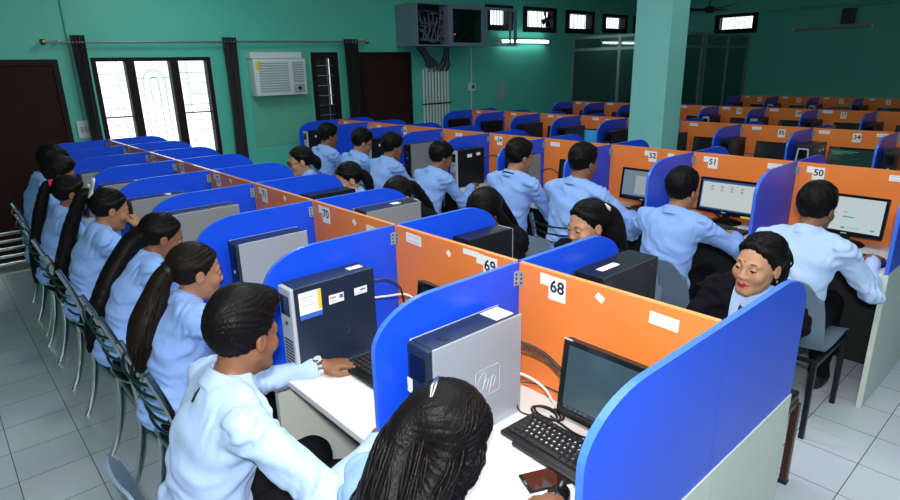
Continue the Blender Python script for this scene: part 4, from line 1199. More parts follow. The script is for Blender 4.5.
def make_person(label, loc, rz, *, sex='m', skin='brown', lean1=10, lean2=20, side=0, twist=0, hyaw=0, hpitch=15, hroll=0, wl=(-.14, .42, .80), wr=(.14, .42, .80),
                pl=(-.6, -.5, -1), pr=(.6, -.5, -1), hair='short', hm=None, res=.006, sc=1.0, hip=(0, -.03, .512), shirt=None, blazer=False, lips=None, extra=(), curl_l=(18, 22, 14), curl_r=(18, 22, 14),
                hand_r=None, hand_l=None, shoe=None, hres=None, seed=0, legs=True, cord=False, fat=1.0, brow=True):
    rs = np.random.default_rng(seed + 11); hm = hm or HAIR
    root = thing('person', label, 'person', loc, rz)
    f = sex == 'f'; s = sc * (.94 if f else 1.0)
    hip = np.array(hip, float); tw = math.radians(twist); sd_ = math.radians(side)
    R1 = RZ(tw * .4) @ RY(sd_ * .6) @ lean(lean1); R2 = RZ(tw) @ RY(sd_) @ lean(lean2)
    P1 = hip + R1 @ V3(0, 0, .22 * s); B2 = lambda x, y, z: P1 + (R2 if z >= 0 else R1) @ (V3(x, y, z) * s)
    sw = .158 if f else .182
    N = B2(0, -.012, .252); SL, SR = B2(-sw, .005, .205), B2(sw, .005, .205)
    Rh = RZ(math.radians(hyaw)) @ lean(hpitch) @ RY(math.radians(hroll)); hs = .965 if f else 1.01
    HC = N + R2 @ V3(0, .012, .055) * s + Rh @ (V3(0, .022, .088) * hs)
    Hh = lambda x, y, z: HC + Rh @ (V3(x, y, z) * hs)
    EL, WL = arm_ik(SL, np.array(wl, float), .275 * s, .245 * s, np.array(pl, float))
    ER, WR = arm_ik(SR, np.array(wr, float), .275 * s, .245 * s, np.array(pr, float))
    kx = .095; KL, KR = V3(-kx, hip[1] + .41 * s, .53), V3(kx, hip[1] + .41 * s, .53)
    AL, AR = V3(-kx - .01, KL[1] - .02, .10), V3(kx + .01, KR[1] - .02, .10)
    # ---- body
    b = Sdf()
    def torso(o, g, arms=True):
        o.ell(hip + V3(0, 0, .02), np.array((.158, .118, .115)) * s * fat + g, None, .03)
        o.ell(hip + R1 @ V3(0, .0, .12) * s, np.array(((.128 if f else .142), .098, .17)) * s * fat + g, R1, .05)
        o.ell(B2(0, .0, .09), np.array(((.136 if f else .156), .106, .18)) * s * fat + g, R2, .05)
        o.cone(B2(-sw + .03, 0, .195), B2(sw - .03, 0, .195), .052 * s + g, .052 * s + g, .05)
        if f:
            for q in (-1, 1): o.ell(B2(q * .062, .085, .075), np.array((.058, .055, .058)) * s + g, R2, .03)
        for S in (SL, SR): o.cone(N + R2 @ V3(0, 0, .012), S, .045 * s + g * .6, .042 * s + g, .035)
    torso(b, -.006)
    b.cone(N - R2 @ V3(0, 0, .04), Hh(0, -.018, -.055), (.049 if f else .056) * s, (.046 if f else .053) * s, .02)
    for S, E, W in ((SL, EL, WL), (SR, ER, WR)):
        b.cone(S, E, .048 * s, .038 * s, .03); b.cone(E, W, .039 * s, .026 * s, .015)
    hands = []
    for W, E, sg, cu, hd in ((WL, EL, -1, curl_l, hand_l), (WR, ER, 1, curl_r, hand_r)):
        fw = nrm(W - E); 
        if hd is None: fw = nrm(fw * V3(1, 1, .15)); up = V3(0, 0, 1)
        else: fw, up = nrm(np.array(hd[0], float)), np.array(hd[1], float)
        hands.append(add_hand(b, W, fw, up, sg, s * (.93 if f else 1.0), cu))
    for h0, K, A in ((V3(-.09, hip[1], hip[2]), KL, AL), (V3(.09, hip[1], hip[2]), KR, AR)):
        b.cone(h0, K, .082 * s, .058 * s, .03); b.cone(K, A, .054 * s, .036 * s, .02); b.cone(A, A + V3(0, .12, -.05), .036, .028, .02)
    # head
    HE = lambda c, r, k=.012, mode='+': b.ell(Hh(*c), np.array(r) * hs, Rh, k, mode)
    HE((0, -.012, .035), (.074, .094, .086), .02)
    HE((0, .020, -.022), (.058 if f else .062, .070, .082), .03)
    HE((0, .034, -.070), (.040 if f else .044, .042, .040), .03)
    b.cone(Hh(-.010, .072, -.093), Hh(.010, .072, -.093), (.0165 if f else .019) * hs, (.0165 if f else .019) * hs, .022)
    for q in (-1, 1):
        b.cone(Hh(q * (.043 if f else .051), .002, -.046), Hh(q * (.014 if f else .018), .064, -.088), (.013 if f else .016) * hs, (.013 if f else .015) * hs, .024)
        HE((q * .038, .062, -.024), (.025, .024, .026), .020)
        b.cone(Hh(q * .014, .085, .026), Hh(q * .044, .071, .024), (.006 if f else .009) * hs, (.006 if f else .008) * hs, .016)
        HE((q * .031, .0930, .007), (.017, .010, .0095), .010, '-')
        HE((q * .077, -.006, -.002), (.009, .019, .031), .006)
        HE((q * .086, -.002, .002), (.006, .011, .019), .005, '-')
    b.cone(Hh(0, .087, .014), Hh(0, .104, -.025), (.0062 if f else .0075) * hs, (.0088 if f else .0105) * hs, .014)
    for q in (-1, 1): HE((q * .0115, .097, -.029), (.0075, .010, .0072), .008)
    b.cone(Hh(-.019, .082, -.0585), Hh(0, .0925, -.0555), .005 * hs, .0066 * hs, .007).cone(Hh(.019, .082, -.0585), Hh(0, .0925, -.0555), .005 * hs, .0066 * hs, .007)
    b.cone(Hh(-.014, .084, -.0665), Hh(.014, .084, -.0665), .0074 * hs, .0074 * hs, .007)
    b.cone(Hh(-.018, .0965, -.0615), Hh(.018, .0965, -.0615), .0022 * hs, .0022 * hs, .003, '-')
    v, q = b.mesh(res); body = np_mesh('body', v, q, SKIN[skin], root)
    # ---- eyes, brows, lips
    for q in (-1, 1):
        EYR = .0118 * hs
        def cap(r, t0, t1, n=9, m_=16):
            """part of a sphere between two elevation angles, front half; axis x"""
            P = []
            for t in np.linspace(t0, t1, n): P.append([(r * math.sin(a) , r * math.cos(a) * math.cos(t), r * math.cos(a) * math.sin(t)) for a in np.linspace(-PI / 2, PI / 2, m_)])
            return P
        c = Hh(q * .031, .0790, .007)
        e = MB().lathe([(math.sin(a) * EYR, -math.cos(a) * EYR) for a in np.linspace(.05, PI - .05, 9)], 14).build('eye', EYEW, root, smooth=True)
        e.matrix_local = Matrix.Translation(c) @ Matrix([[*r, 0] for r in Rh.tolist()] + [[0, 0, 0, 1]])
        g_ = -.34
        MB().lathe([(.0062 * hs, 0), (.0060 * hs, .0010), (.003 * hs, .0018)], 14).build('iris', IRIS, e, smooth='auto', loc=(0, EYR * .965 * math.cos(g_), EYR * .965 * math.sin(g_)), rot=(-PI / 2 + g_, 0, 0))
        MB().grid(cap(EYR * 1.10, -.16, PI * .62)).build('upper_eyelid', SKIN[skin], e, smooth=True)
        MB().grid(cap(EYR * 1.08, -PI * .6, -.62)).build('lower_eyelid', SKIN[skin], e, smooth=True)
        lash = [Vector((EYR * 1.13 * math.sin(a), EYR * 1.13 * math.cos(a) * math.cos(-.18), EYR * 1.13 * math.cos(a) * math.sin(-.18))) for a in np.linspace(-1.35, 1.35, 11)]
        MB().tube(lash, .0011 if f else .0007, 5).build('eyelash', hm, e, smooth=True)
        if brow:
            pts = [Hh(q * x, y, z) for x, y, z in ((.012, .0900, .0270), (.024, .0890, .0310), (.037, .0825, .0305), (.048, .0710, .0245))]
            MB().tube([Vector(p) for p in spline(pts, 9)], [.0010, .0020, .0026, .0026, .0023, .0020, .0016, .0012, .0006] if f else [.0014, .0022, .0027, .0027, .0026, .0022, .0018, .0013, .0006], 6, flat=.8).build('eyebrow', hm, root, smooth=True)
    if lips:
        l = Sdf()
        l.chain([Hh(-.0215, .0835, -.0605), Hh(-.008, .0918, -.0570), Hh(0, .0925, -.0578), Hh(.008, .0918, -.0570), Hh(.0215, .0835, -.0605)], [.0040 * hs, .0058 * hs, .0055 * hs, .0058 * hs, .0040 * hs], .004)
        l.chain([Hh(-.0200, .0838, -.0630), Hh(0, .0895, -.0672), Hh(.0200, .0838, -.0630)], [.0042 * hs, .0076 * hs, .0042 * hs], .004)
        l.cone(Hh(-.022, .0975, -.0618), Hh(.022, .0975, -.0618), .0018 * hs, .0018 * hs, .003, '-')
        v, q = l.mesh(.0022, .006); np_mesh('lips', v, q, LIP[lips], root)
    # ---- shirt (or blazer with a shirt under it)
    top = Sdf(); g = .0135 + (.008 if blazer else 0)
    torso(top, g)
    for S, E, W, hnd in ((SL, EL, WL, hands[0]), (SR, ER, WR, hands[1])):
        d = nrm(W - E)
        top.cone(S, E, .056 * s + (.006 if blazer else 0), .049 * s, .03)
        top.cone(E, W - d * .030, .049 * s, .037 * s, .02)
        top.cone(W - d * .030, W - d * .012, .0365 * s, .0345 * s, .004)
    hz = hip[2] - .045
    top.fun(lambda P: (hz + .02 * np.sin(14 * P[..., 0])) - P[..., 2], .012, '&')
    mid = [(EL, .085, nrm(WL - SL)), (ER, .085, nrm(WR - SR)), (hip + V3(0, -.05, .06), .14, V3(0, 0, 1)), (SL, .08, nrm(EL - SL)), (SR, .08, nrm(ER - SR))]
    top.fun(fold_noise(.0085, mid), .01, 'd')
    nd = nrm(Hh(0, -.018, -.055) - N)
    nr = (.058 if f else .064) * s
    if blazer: top.cone(N - nd * .01, N + nd * .2, nr + .010, nr + .016, .006, '-')
    if blazer:
        # deep V in front
        a0 = B2(0, .16, .0); 
        top.fun(lambda P: vee(P), .008, '-')
        def vee(P):
            q = (P - P1.astype(F32)) @ R2.astype(F32) / s
            return np.maximum(np.abs(q[..., 0]) - .012 - .24 * np.clip(q[..., 2] - .02, 0, 1), np.maximum(.03 - q[..., 1], .02 - q[..., 2])).astype(F32) * s
        v, q = top.mesh(res); np_mesh('blazer', v, q, BLAZER, root)
        u = Sdf(); torso(u, .010); u.fun(lambda P: hz + .1 - P[..., 2], .01, '&')
        tgt, tm, tn = u, shirt or SHIRT2, 'shirt'
    else:
        tgt, tm, tn = top, shirt or SHIRT, 'shirt'
    # collar: two folded leaves round the neck
    cf = R2 @ RX(math.radians(16))
    cN = N + nd * .012; ax = nrm(nd * .8 + R2 @ V3(0, 0, .2)); fwd = nrm(R2 @ V3(0, 1, 0) - ax * (ax @ (R2 @ V3(0, 1, 0)))); rt = np.cross(fwd, ax)
    def collar(P):
        q = P - cN.astype(F32); zz = q @ ax.astype(F32); x = q @ rt.astype(F32); y = q @ fwd.astype(F32)
        rr = np.sqrt(x * x + y * y); ang = np.arctan2(x, y)              # 0 = front
        zc = zz + .020 * np.clip(1 - np.abs(ang) / 1.2, 0, 1)             # dips at the throat
        shell = np.abs(rr - (nr + .006 - .22 * (zc - .012))) - .0058
        band = np.maximum(zc - .034, -.020 - zc)
        gap = .020 + np.maximum(0, .012 - zc) * .6 - np.abs(x)
        gap = np.where(y > 0, gap, -1.0)
        return np.maximum(np.maximum(shell, band), gap).astype(F32)
    tgt.ops.append((lambda P: collar(P), .004, '+')); tgt.grow(cN, .10)
    v, q = tgt.mesh(res); np_mesh(tn, v, q, tm, root)
    # ---- trousers and shoes
    if legs:
        t = Sdf(); t.ell(hip + V3(0, 0, .0), np.array((.165, .125, .105)) * s, None, .03)
        for h0, K, A in ((V3(-.09, hip[1], hip[2]), KL, AL), (V3(.09, hip[1], hip[2]), KR, AR)):
            t.cone(h0, K, .090 * s, .068 * s, .03); t.cone(K, A + V3(0, 0, .02), .066 * s, .052 * s, .02)
        t.fun(fold_noise(.004, [(KL, .1, None), (KR, .1, None)]), .01, 'd')
        v, q = t.mesh(max(res, .008)); np_mesh('trousers', v, q, TROUSER, root)
        for A in (AL, AR):
            sh = Sdf(); sh.ell(A + V3(0, .055, -.052), (.042, .125, .040), None, .02); sh.ell(A + V3(0, -.01, -.03), (.038, .05, .055), None, .02)
            sh.fun(lambda P: .008 - P[..., 2], .004, '&'); sh.grow(A, .1)
            v, q = sh.mesh(.008); o = np_mesh('shoe', v, q, shoe or SHOE, root)
            pr_ = [(A[0] + .041 * math.cos(a) * (1 if math.sin(a) > 0 else .9), A[1] + .05 + .122 * math.sin(a)) for a in np.linspace(0, 2 * PI, 21)[:-1]]
            MB().prism(pr_, 'z', .001, .02).build('sole', SOLE if shoe is None else SHOE, o)
    # ---- hair
    hr = hres or res
    h = Sdf(); paths = []
    hd = dict(short=.019, crop=.012, swept=.017, pony=.012, long=.018, bun=.012)[hair.split('_')[0]]
    cap_c, cap_r = V3(0, -.014, .036), V3(.074, .094, .086)
    short = hair.startswith(('short', 'crop', 'swept'))
    cc = Hh(*cap_c)
    th = hd
    if short: h.ell(cc + Rh @ V3(0, -.006, .014), (cap_r + V3(th - .006, th - .003, th + (.006 if hair.startswith('swept') else .001))) * hs, Rh, .01)
    else: h.ell(cc + Rh @ V3(0, -.010, .004), (cap_r + V3(th - .003, th - .002, th - .001)) * hs, Rh, .01)
    if short: h.ell(Hh(0, .03, .098), np.array((.056, .058, .034)) * hs, Rh, .025)
    if hair.startswith('swept'): h.ell(Hh(.005, .045, .108), np.array((.056, .062, .036)) * hs, Rh, .02); h.ell(Hh(0, -.02, .112), np.array((.058, .07, .034)) * hs, Rh, .02)
    iR = Rh.T / hs
    def hq(P): q = (P - HC.astype(F32)) @ iR.T.astype(F32); return q[..., 0], q[..., 1], q[..., 2]
    def cut_short(P):
        x, y, z = hq(P)
        g1 = .83 * (y - .031 - .012 * np.abs(x) / .07) - .557 * (z - .0) + .0025 * np.sin(x * 230 + z * 120) + .0015 * np.sin(x * 400); g1 = np.where(z > .085, g1 - (z - .085) * 1.2, g1)
        g2 = .75 * (y - .020) - .66 * (z + .004); g3 = -(z + .074)
        return np.maximum(np.maximum(g1, g2), g3) * hs
    def cut_long(P):
        x, y, z = hq(P)
        g1 = .86 * (y - .036) - .50 * (z - .012) - .022 * np.abs(x) / .07 * 0 + .010 * np.clip(1 - np.abs(x) / .03, 0, 1) * 0 + .0012 * np.sin(x * 340)
        g1 = np.where(z > .08, g1 - (z - .08) * .9, g1)
        g2 = .60 * (y - .036) - .80 * (z + .030)
        return np.maximum(g1, np.maximum(g2, -(z + .10))) * hs
    h.fun(cut_short if short else cut_long, .030 if short else .018, '&')
    spine = lambda x, y, z: B2(x, y, z)
    def on_skull(v, off):
        v = nrm(np.asarray(v, float)); return cc + Rh @ ((cap_r + off) * v + V3(0, -.004, .003)) * hs
    def comb(n, start, end, off, rad, mid=None):
        for k in range(n):
            a_, b_ = start(), end(); P = []; oj = rs.uniform(-.0015, .0020) + (rs.uniform(-.001, .005) if hair.startswith('short') else 0); rad_ = rad * rs.uniform(.7, 1.35)
            for t in np.linspace(0, 1, 13):
                v = a_ * (1 - t) + b_ * t + (mid(a_, b_) * math.sin(PI * t) if mid else 0)
                P.append(on_skull(v, off * (.55 + .45 * math.sin(PI * min(1, t * 1.3 + .12))) + oj))
            paths.append((np.array(P), np.interp(np.linspace(0, 1, 13), [0, .2, .8, 1], np.array([.4, 1, 1, .3]) * rad_)))
    if not short:
        for q in (-1, 1):
            c_ = [on_skull(v, .001) for v in ((q * .06, .73, .68), (q * .42, .74, .54), (q * .78, .50, .38), (q * .96, .10, .12), (q * .80, -.60, -.10))]
            h.chain(list(spline(c_, 11)), list(np.interp(np.linspace(0, 1, 11), [0, .25, .5, .75, 1], np.array([.005, .008, .010, .011, .014]) * hs)), .014)
        sg = lambda: rs.choice((-1, 1))
        if hair.startswith('long'): en = lambda: np.array((sg() * rs.uniform(.15, 1), rs.uniform(-1, .05), -.70))
        else: en = lambda: np.array((rs.uniform(-.3, .3), -.95, rs.uniform(-.25, .15)))
        def st():
            f_ = math.radians(rs.uniform(44, 112)); q = sg(); return np.array((q * rs.uniform(.03, .12), math.cos(f_), math.sin(f_)))
        comb(110, st, en, hd - .001, .0030, lambda a_, b_: np.array((np.sign(a_[0]) * .75, .0, .1)))
        def st2():
            q = sg(); t = rs.uniform(0, 1); return np.array((q * (.1 + .72 * t), .74 - .26 * t, .66 - .28 * t))
        comb(60, st2, en, hd - .003, .0028, lambda a_, b_: np.array((np.sign(a_[0]) * .45, .0, .05)))
    elif hair.startswith('swept'):
        comb(150, lambda: np.array((rs.uniform(-.75, .75), .62, rs.uniform(.5, .8))), lambda: np.array((rs.uniform(-.8, .8), -.9, rs.uniform(-.45, .1))), hd + .004, .0042, lambda a_, b_: np.array((rs.uniform(-.25, .25), 0, .75)))
    else:
        def rim():
            f_ = rs.uniform(-PI, PI); c_ = math.cos(f_); return np.array((math.sin(f_) * .85, c_ * .85, .62 if c_ > .3 else rs.uniform(.0, .35)))
        comb(150, lambda: np.array((rs.uniform(-.25, .25), rs.uniform(-.5, -.1), .9)), rim, hd + .000, .0046)
    if hair.startswith(('pony', 'bun')):
        o = hair.split('_')
        if hair.startswith('bun'):
            h.ell(Hh(0, -.115, .0), np.array((.045, .04, .042)) * hs, Rh, .015)
    ext = dict(extra)
    if 'tail' in ext:
        pts = [np.asarray(p(Hh, spine) if callable(p) else p, float) for p in ext['tail'][0]]
        rr = ext['tail'][1]
        sp = spline(pts, 3 * len(pts)); ri = np.interp(np.linspace(0, 1, len(sp)), np.linspace(0, 1, len(rr)), rr)
        h.chain(list(sp), list(ri), .012)
        wav = ext.get('wave', .004)
        for k in range(ext.get('locks', 26)):
            a = rs.uniform(0, 2 * PI); ph = rs.uniform(0, 6.28); fr = rs.uniform(4, 9); L = rs.uniform(.75, 1.12)
            u = np.linspace(.06, 1, 18)
            base = spline(pts, 40); P = np.stack([np.interp(np.clip(u * L, 0, 1), np.linspace(0, 1, 40), base[:, i]) for i in range(3)], 1)
            if L > 1: P[-3:] += (base[-1] - base[-3]) * (np.array([.2, .6, 1.0]) * (L - 1) * 4)[:, None]
            R_ = np.interp(u, np.linspace(0, 1, len(rr)), rr) * rs.uniform(.75, 1.08)
            w = wav * np.sin(u * fr * 2 + ph) * u
            P += np.stack([np.cos(a + w * 20) * R_ + w, np.sin(a) * R_ * .8, w * .5], 1)
            paths.append((P, np.interp(u, [0, .3, .8, 1], [.0035, .0046, .0036, .0008])))
    if 'drape' in ext:      # long loose hair: volume plus locks; rows of control lines
        for pts, rr in ext['drape']:
            pts = [np.asarray(p(Hh, spine), float) for p in pts]; sp = spline(pts, 3 * len(pts))
            ri = np.interp(np.linspace(0, 1, len(sp)), np.linspace(0, 1, len(rr)), rr) * .80
            h.chain(list(sp), list(ri), .025)
            base = spline(pts, 40)
            for k in range(ext.get('locks', 26)):
                a = rs.uniform(0, 2 * PI); ph = rs.uniform(0, 6.28); fr = rs.uniform(3, 7); L = rs.uniform(.7, 1.1); u = np.linspace(0, 1, 20)
                P = np.stack([np.interp(np.clip(u * L, 0, 1), np.linspace(0, 1, 40), base[:, i]) for i in range(3)], 1)
                if L > 1: P[-3:] += (base[-1] - base[-3]) * (np.array([.2, .6, 1.0]) * (L - 1) * 4)[:, None]
                R_ = np.interp(u, np.linspace(0, 1, len(rr)), rr) * rs.uniform(.68, 1.12)
                w = ext.get('wave', .006) * np.sin(u * fr * 2 + ph) * (.3 + u)
                P += np.stack([np.cos(a) * R_ + w, np.sin(a) * R_ + w * .6, w * .4], 1)
                paths.append((P, np.interp(u, [0, .3, .8, 1], [.0035, .0048, .0038, .0008])))
    # strand relief
    def relief(P):
        x, y, z = hq(P)
        if short: a = np.arctan2(x, z - .02 + .0 * y); n = np.sin(a * 46 + 5 * np.sin(y * 40) + 30 * y) * .6 + np.sin(a * 21 - 70 * y + 3 * np.sin(z * 50)) 
        else: a = np.arctan2(x, z + .02); n = np.sin(a * 60 + 4 * np.sin(y * 22)) + .6 * np.sin(a * 29 + 3 * np.sin(y * 30 + z * 20))
        if hair.startswith('short'): n = n + 2.2 * np.sin(75 * x + 2 * np.sin(50 * z + seed)) * np.sin(68 * y + 1.5 * np.sin(60 * x + seed))
        return (.0016 if short else .0012) * n * np.clip((.165 - np.sqrt(x * x + y * y + z * z)) / .03, 0, 1)
    h.fun(relief, .01, 'd')
    v, q = h.mesh(hr)
    np_mesh('hair', v, q, hm, root, tubes_np(paths) if paths else None)
    if cord:
        pts = [N + nd * .02 + (rt * math.sin(a) + fwd * math.cos(a)) * (nr + .017) for a in np.linspace(-2.2, 2.2, 15) + PI]
        MB().tube([Vector(p) for p in pts], .006, 6, flat=.4).build('neck_cord', M['black_vinyl'], root, smooth=True)
    return dict(root=root, Hh=Hh, Rh=Rh, B2=B2, N=N, WL=WL, WR=WR, EL=EL, ER=ER, HC=HC, hands=hands, hs=hs, R2=R2, P1=P1, s=s, sdf=tgt)
# ------------------------------------------------------------------ the people
def bk(x, y, z): return lambda Hh, B2: B2(x, y, z)
def hd(x, y, z): return lambda Hh, B2: Hh(x, y, z)
PEOPLE = {}
def person(key, *a, **k):
    if ONLY is not None and key not in ONLY: return None
    PEOPLE[key] = make_person(*a, **k); return PEOPLE[key]
ONLY = None
def ring_on(p, name, A, B_, r0, w, m, t=.004, n=20, parent=None):
    """band round a limb: centre A, axis A->B_"""
    ax = nrm(np.asarray(B_) - np.asarray(A)); u = nrm(np.cross(ax, V3(.3, .2, 1))); v = np.cross(ax, u)
    mb = MB(); P = [[tuple(np.asarray(A) + (u * math.cos(a) + v * math.sin(a)) * r + ax * z) for a in np.linspace(0, 2 * PI, n + 1)] for r, z in ((r0, -w / 2), (r0 + t, -w / 2), (r0 + t, w / 2), (r0, w / 2), (r0, -w / 2))]
    return mb.grid(P).build(name, m, parent or p['root'], smooth='auto')

# --- front row, near side, right to left
p = person('girl68', 'girl with long loose black hair and a silver clip, bottom centre', (-0.325, -0.850, 0), 0, sc=1.0, sex='f', skin='brown', lean1=10, lean2=26, hyaw=-16, hpitch=32,
    wl=(-.10, .22, .62), wr=(.145, .35, .825), hand_r=((.05, 1, -.16), (0, 0, 1)), hair='long', res=.0048, hres=.0045, lips='nat', seed=1,
    extra=dict(drape=[([hd(0, -.085, .05), hd(0, -.105, -.01), bk(.035, -.10, .225), bk(.06, -.110, .14), bk(.07, -.114, .05), bk(.065, -.118, -.02)], [.025, .048, .060, .060, .050, .016]),
                      ([hd(.05, -.03, .04), hd(.072, -.035, -.03), bk(.085, -.055, .235), bk(.13, -.03, .205), bk(.155, .02, .15)], [.022, .034, .036, .028, .008]),
                      ([hd(-.05, -.03, .04), hd(-.072, -.03, -.03), bk(-.04, -.085, .23), bk(-.035, -.105, .15), bk(-.025, -.11, .05)], [.022, .032, .034, .028, .008]),
                      ([hd(.060, .030, .045), hd(.076, .035, -.02), hd(.078, .035, -.10)], [.016, .016, .005])], locks=150, wave=.014))
if p:
    Hh = p['Hh']
    o = MB().tube([Vector(Hh(-.035, -.075, .125)), Vector(Hh(.0, -.098, .117)), Vector(Hh(.028, -.112, .095))], [.004, .006, .004], 8, flat=.6).tube([Vector(Hh(-.03, -.083, .122)), Vector(Hh(.0, -.105, .108)), Vector(Hh(.028, -.114, .092))], [.003, .005, .004], 8, flat=.6)
    o.build('hair_clip', M['steel'], p['root'], smooth='auto')
    s = MB(); c = Vector(Hh(.01, -.185, .0))
    c = Vector(p['B2'](.0, -.222, .19))
    for k in range(5):
        a = k * 2 * PI / 5; s.tube([c, c + Vector((math.cos(a) * .014, -.004, math.sin(a) * .014))], .003, 6)
    s.build('hair_pin', M['steel'], p['root'], smooth='auto')
p = person('man69', 'young man with swept black hair and steel watch reaching over the desk', (-1.017, -0.979, 0), 0, sc=1.008, sex='m', skin='brown', lean1=12, lean2=22, twist=-6, hyaw=18, hpitch=12,
    wl=(-.19, .50, .80), pl=(-.9, -.1, -.7), wr=(.335, .425, .815), pr=(.7, -.5, -.75), hand_l=((.35, 1, -.08), (0, 0, 1)), hand_r=((.25, 1, -.1), (0, 0, 1)), curl_l=(14, 24, 16),
    hair='swept', res=.0048, hres=.0042, shirt=SHIRT2, lips='nat', seed=2, extra=dict())
if p:
    d = nrm(p['WL'] - p['EL']); c = p['WL'] - d * .002
    b = ring_on(p, 'watch_strap', c, c + d, .0290, .026, M['steel'], .006)
    w = MB().lathe([(.019, 0), (.020, .006), (.017, .009)], 20)
    u = nrm(V3(0, -.2, 1) - d * (d @ V3(0, -.2, 1)))
    R = Matrix(np.stack([np.cross(d, u), d, u], 1).tolist())
    wf = w.build('watch_face', M['steel'], p['root'], smooth='auto'); wf.matrix_local = Matrix.Translation(Vector(c + u * .029)) @ R.to_4x4()
    MB().lathe([(.014, .0092), (.013, .0098)], 20).build('watch_dial', M['ac_white'], wf)
    c = p['N'] + p['R2'] @ V3(0, -.075, -.01)
    MB().tube([Vector(c), Vector(c + p['R2'] @ V3(.012, -.012, -.012)), Vector(c + p['R2'] @ V3(.018, -.018, -.035))], .0035, 6).build('collar_tag', M['black_vinyl'], p['root'])
p = person('pony70', 'girl with a thick wavy ponytail and braided top beside the nearest young man', (-1.786, -0.820, 0), 0, sc=0.984, sex='f', skin='tan', lean1=11, lean2=24, side=-11, hyaw=-6, hpitch=12,
    wl=(-.12, .42, .80), wr=(.12, .44, .80), hair='pony', hm=HAIRB, res=.005, hres=.0045, seed=3, lips='nat',
    extra=dict(tail=([hd(-.0, -.10, .02), hd(-.005, -.135, -.025), bk(-.02, -.135, .24), bk(-.02, -.145, .15), bk(-.015, -.145, .06), bk(-.01, -.14, -.02)], [.03, .036, .052, .060, .052, .016]), locks=150, wave=.012))
if p:
    Hh = p['Hh']; m = MB()
    for q in (-1, 1):
        P = [Vector(Hh(q * (.050 + .006 * math.sin(k * 1.6)), .045 - .016 * k, .104 - .0022 * k + .003 * math.cos(k * 1.6))) for k in range(9)]
        m.tube(P, [.003] + [.006 + .0025 * (k % 2) for k in range(7)] + [.004], 8)
    m.build('braid', HAIRB, p['root'], smooth='auto')
    c = np.array(Hh(0, -.108, .016)); ring_on(p, 'hair_tie', c, np.array(Hh(-.005, -.135, -.01)), .034, .018, M['black_vinyl'], .006)
p = person('girl71', 'girl with low tied black hair between the wavy ponytail and white bow', (-2.518, -0.820, 0), 0, sc=1.03, sex='f', skin='brown', lean1=16, lean2=34, side=-12, hyaw=-8, hpitch=22,
    hair='pony', res=.0055, seed=4, lips='nat',
    extra=dict(tail=([hd(0, -.09, .0), hd(-.01, -.13, -.05), bk(-.02, -.13, .20), bk(-.03, -.135, .08), bk(-.045, -.14, -.04), bk(-.05, -.14, -.15), bk(-.05, -.14, -.22)], [.05, .05, .05, .048, .044, .036, .010]), locks=90, wave=.007))
p = person('bow72', 'girl with a white ribbon bow and long straight ponytail, fist raised to her chin', (-3.241, -0.820, 0), 0, sc=1.04, sex='f', skin='tan', lean1=10, lean2=24, side=-7, hyaw=-4, hpitch=18,
    wl=(-.02, .40, .80), wr=(.10, .285, .97), pr=(.45, .3, -1), hand_r=((-.55, -.15, .8), (.5, .6, .5)), curl_r=(62, 70, 50), hair='pony', res=.0055, seed=5, lips='nat', shoe=PINK,
    extra=dict(tail=([hd(-.02, -.10, .075), hd(-.03, -.155, .06), bk(-.045, -.155, .26), bk(-.06, -.15, .14), bk(-.07, -.145, .0), bk(-.075, -.14, -.14)], [.026, .032, .038, .040, .036, .010]), locks=80, wave=.004))
if p:
    Hh = p['Hh']; m = MB(); c = np.array(Hh(-.02, -.105, .085))
    for q in (-1, 1):
        for z in (0, .02):
            P = [[tuple(c + p['Rh'] @ V3(q * u * .078, -.012 - .014 * math.sin(u * 3), z + w * (.010 + .038 * math.sin(u * PI * .8)) + u * .04 * q)) for w in (-1, -.3, .3, 1)] for u in np.linspace(0, 1, 7)]
            m.grid(P)
    m.lathe([(.010, -.01), (.014, 0), (.010, .01)], 10, tuple(c))
    o = m.build('ribbon_bow', M['white_cloth'], p['root'], smooth='auto'); sm = o.modifiers.new('thickness', 'SOLIDIFY'); sm.thickness = .004
    MB().tube([Vector(Hh(.058, -.03, .09)), Vector(Hh(.068, -.03, .065)), Vector(Hh(.076, -.03, .04))], [.006, .009, .006], 8).build('hair_clip', mat('cream_clip', srgb(232, 214, 190), .4), p['root'], smooth='auto')
    d = nrm(p['WR'] - p['ER']); ring_on(p, 'bracelet', p['WR'] - d * .0, p['WR'] + d, .027, .014, M['sticker_blue'], .004)
p = person('pink73', 'girl with a bright pink hair tie and long straight ponytail near the dark door', (-4.078, -0.840, 0), 0, sc=0.99, sex='f', skin='brown', lean1=8, lean2=20, hyaw=-4, hpitch=12, hair='pony', res=.0065, seed=6,
    extra=dict(tail=([hd(-.02, -.10, .055), hd(-.03, -.145, .04), bk(-.045, -.15, .25), bk(-.05, -.145, .14), bk(-.05, -.14, -.02), bk(-.05, -.14, -.16), bk(-.05, -.14, -.26)], [.024, .03, .036, .036, .034, .028, .008]), locks=60, wave=.003))
if p:
    c = np.array(p['Hh'](-.02, -.108, .056)); ring_on(p, 'hair_tie', c, np.array(p['Hh'](-.03, -.145, .045)), .028, .026, M['red_cloth'], .010)
person('boy74', 'boy with short black hair behind the girl with the pink hair tie', (-4.670, -0.820, 0), 0, sc=1.038, skin='brown', lean1=8, lean2=20, hyaw=-6, hpitch=16, hair='short', res=.007, seed=7)
person('boy75', 'boy with bowed dark head against the dark door at far left', (-5.17, -0.77, 0), 0, sc=1.06, skin='deep', lean1=6, lean2=16, hyaw=0, hpitch=26, hair='short', res=.007, seed=8, hip=(0, -.03, .535))
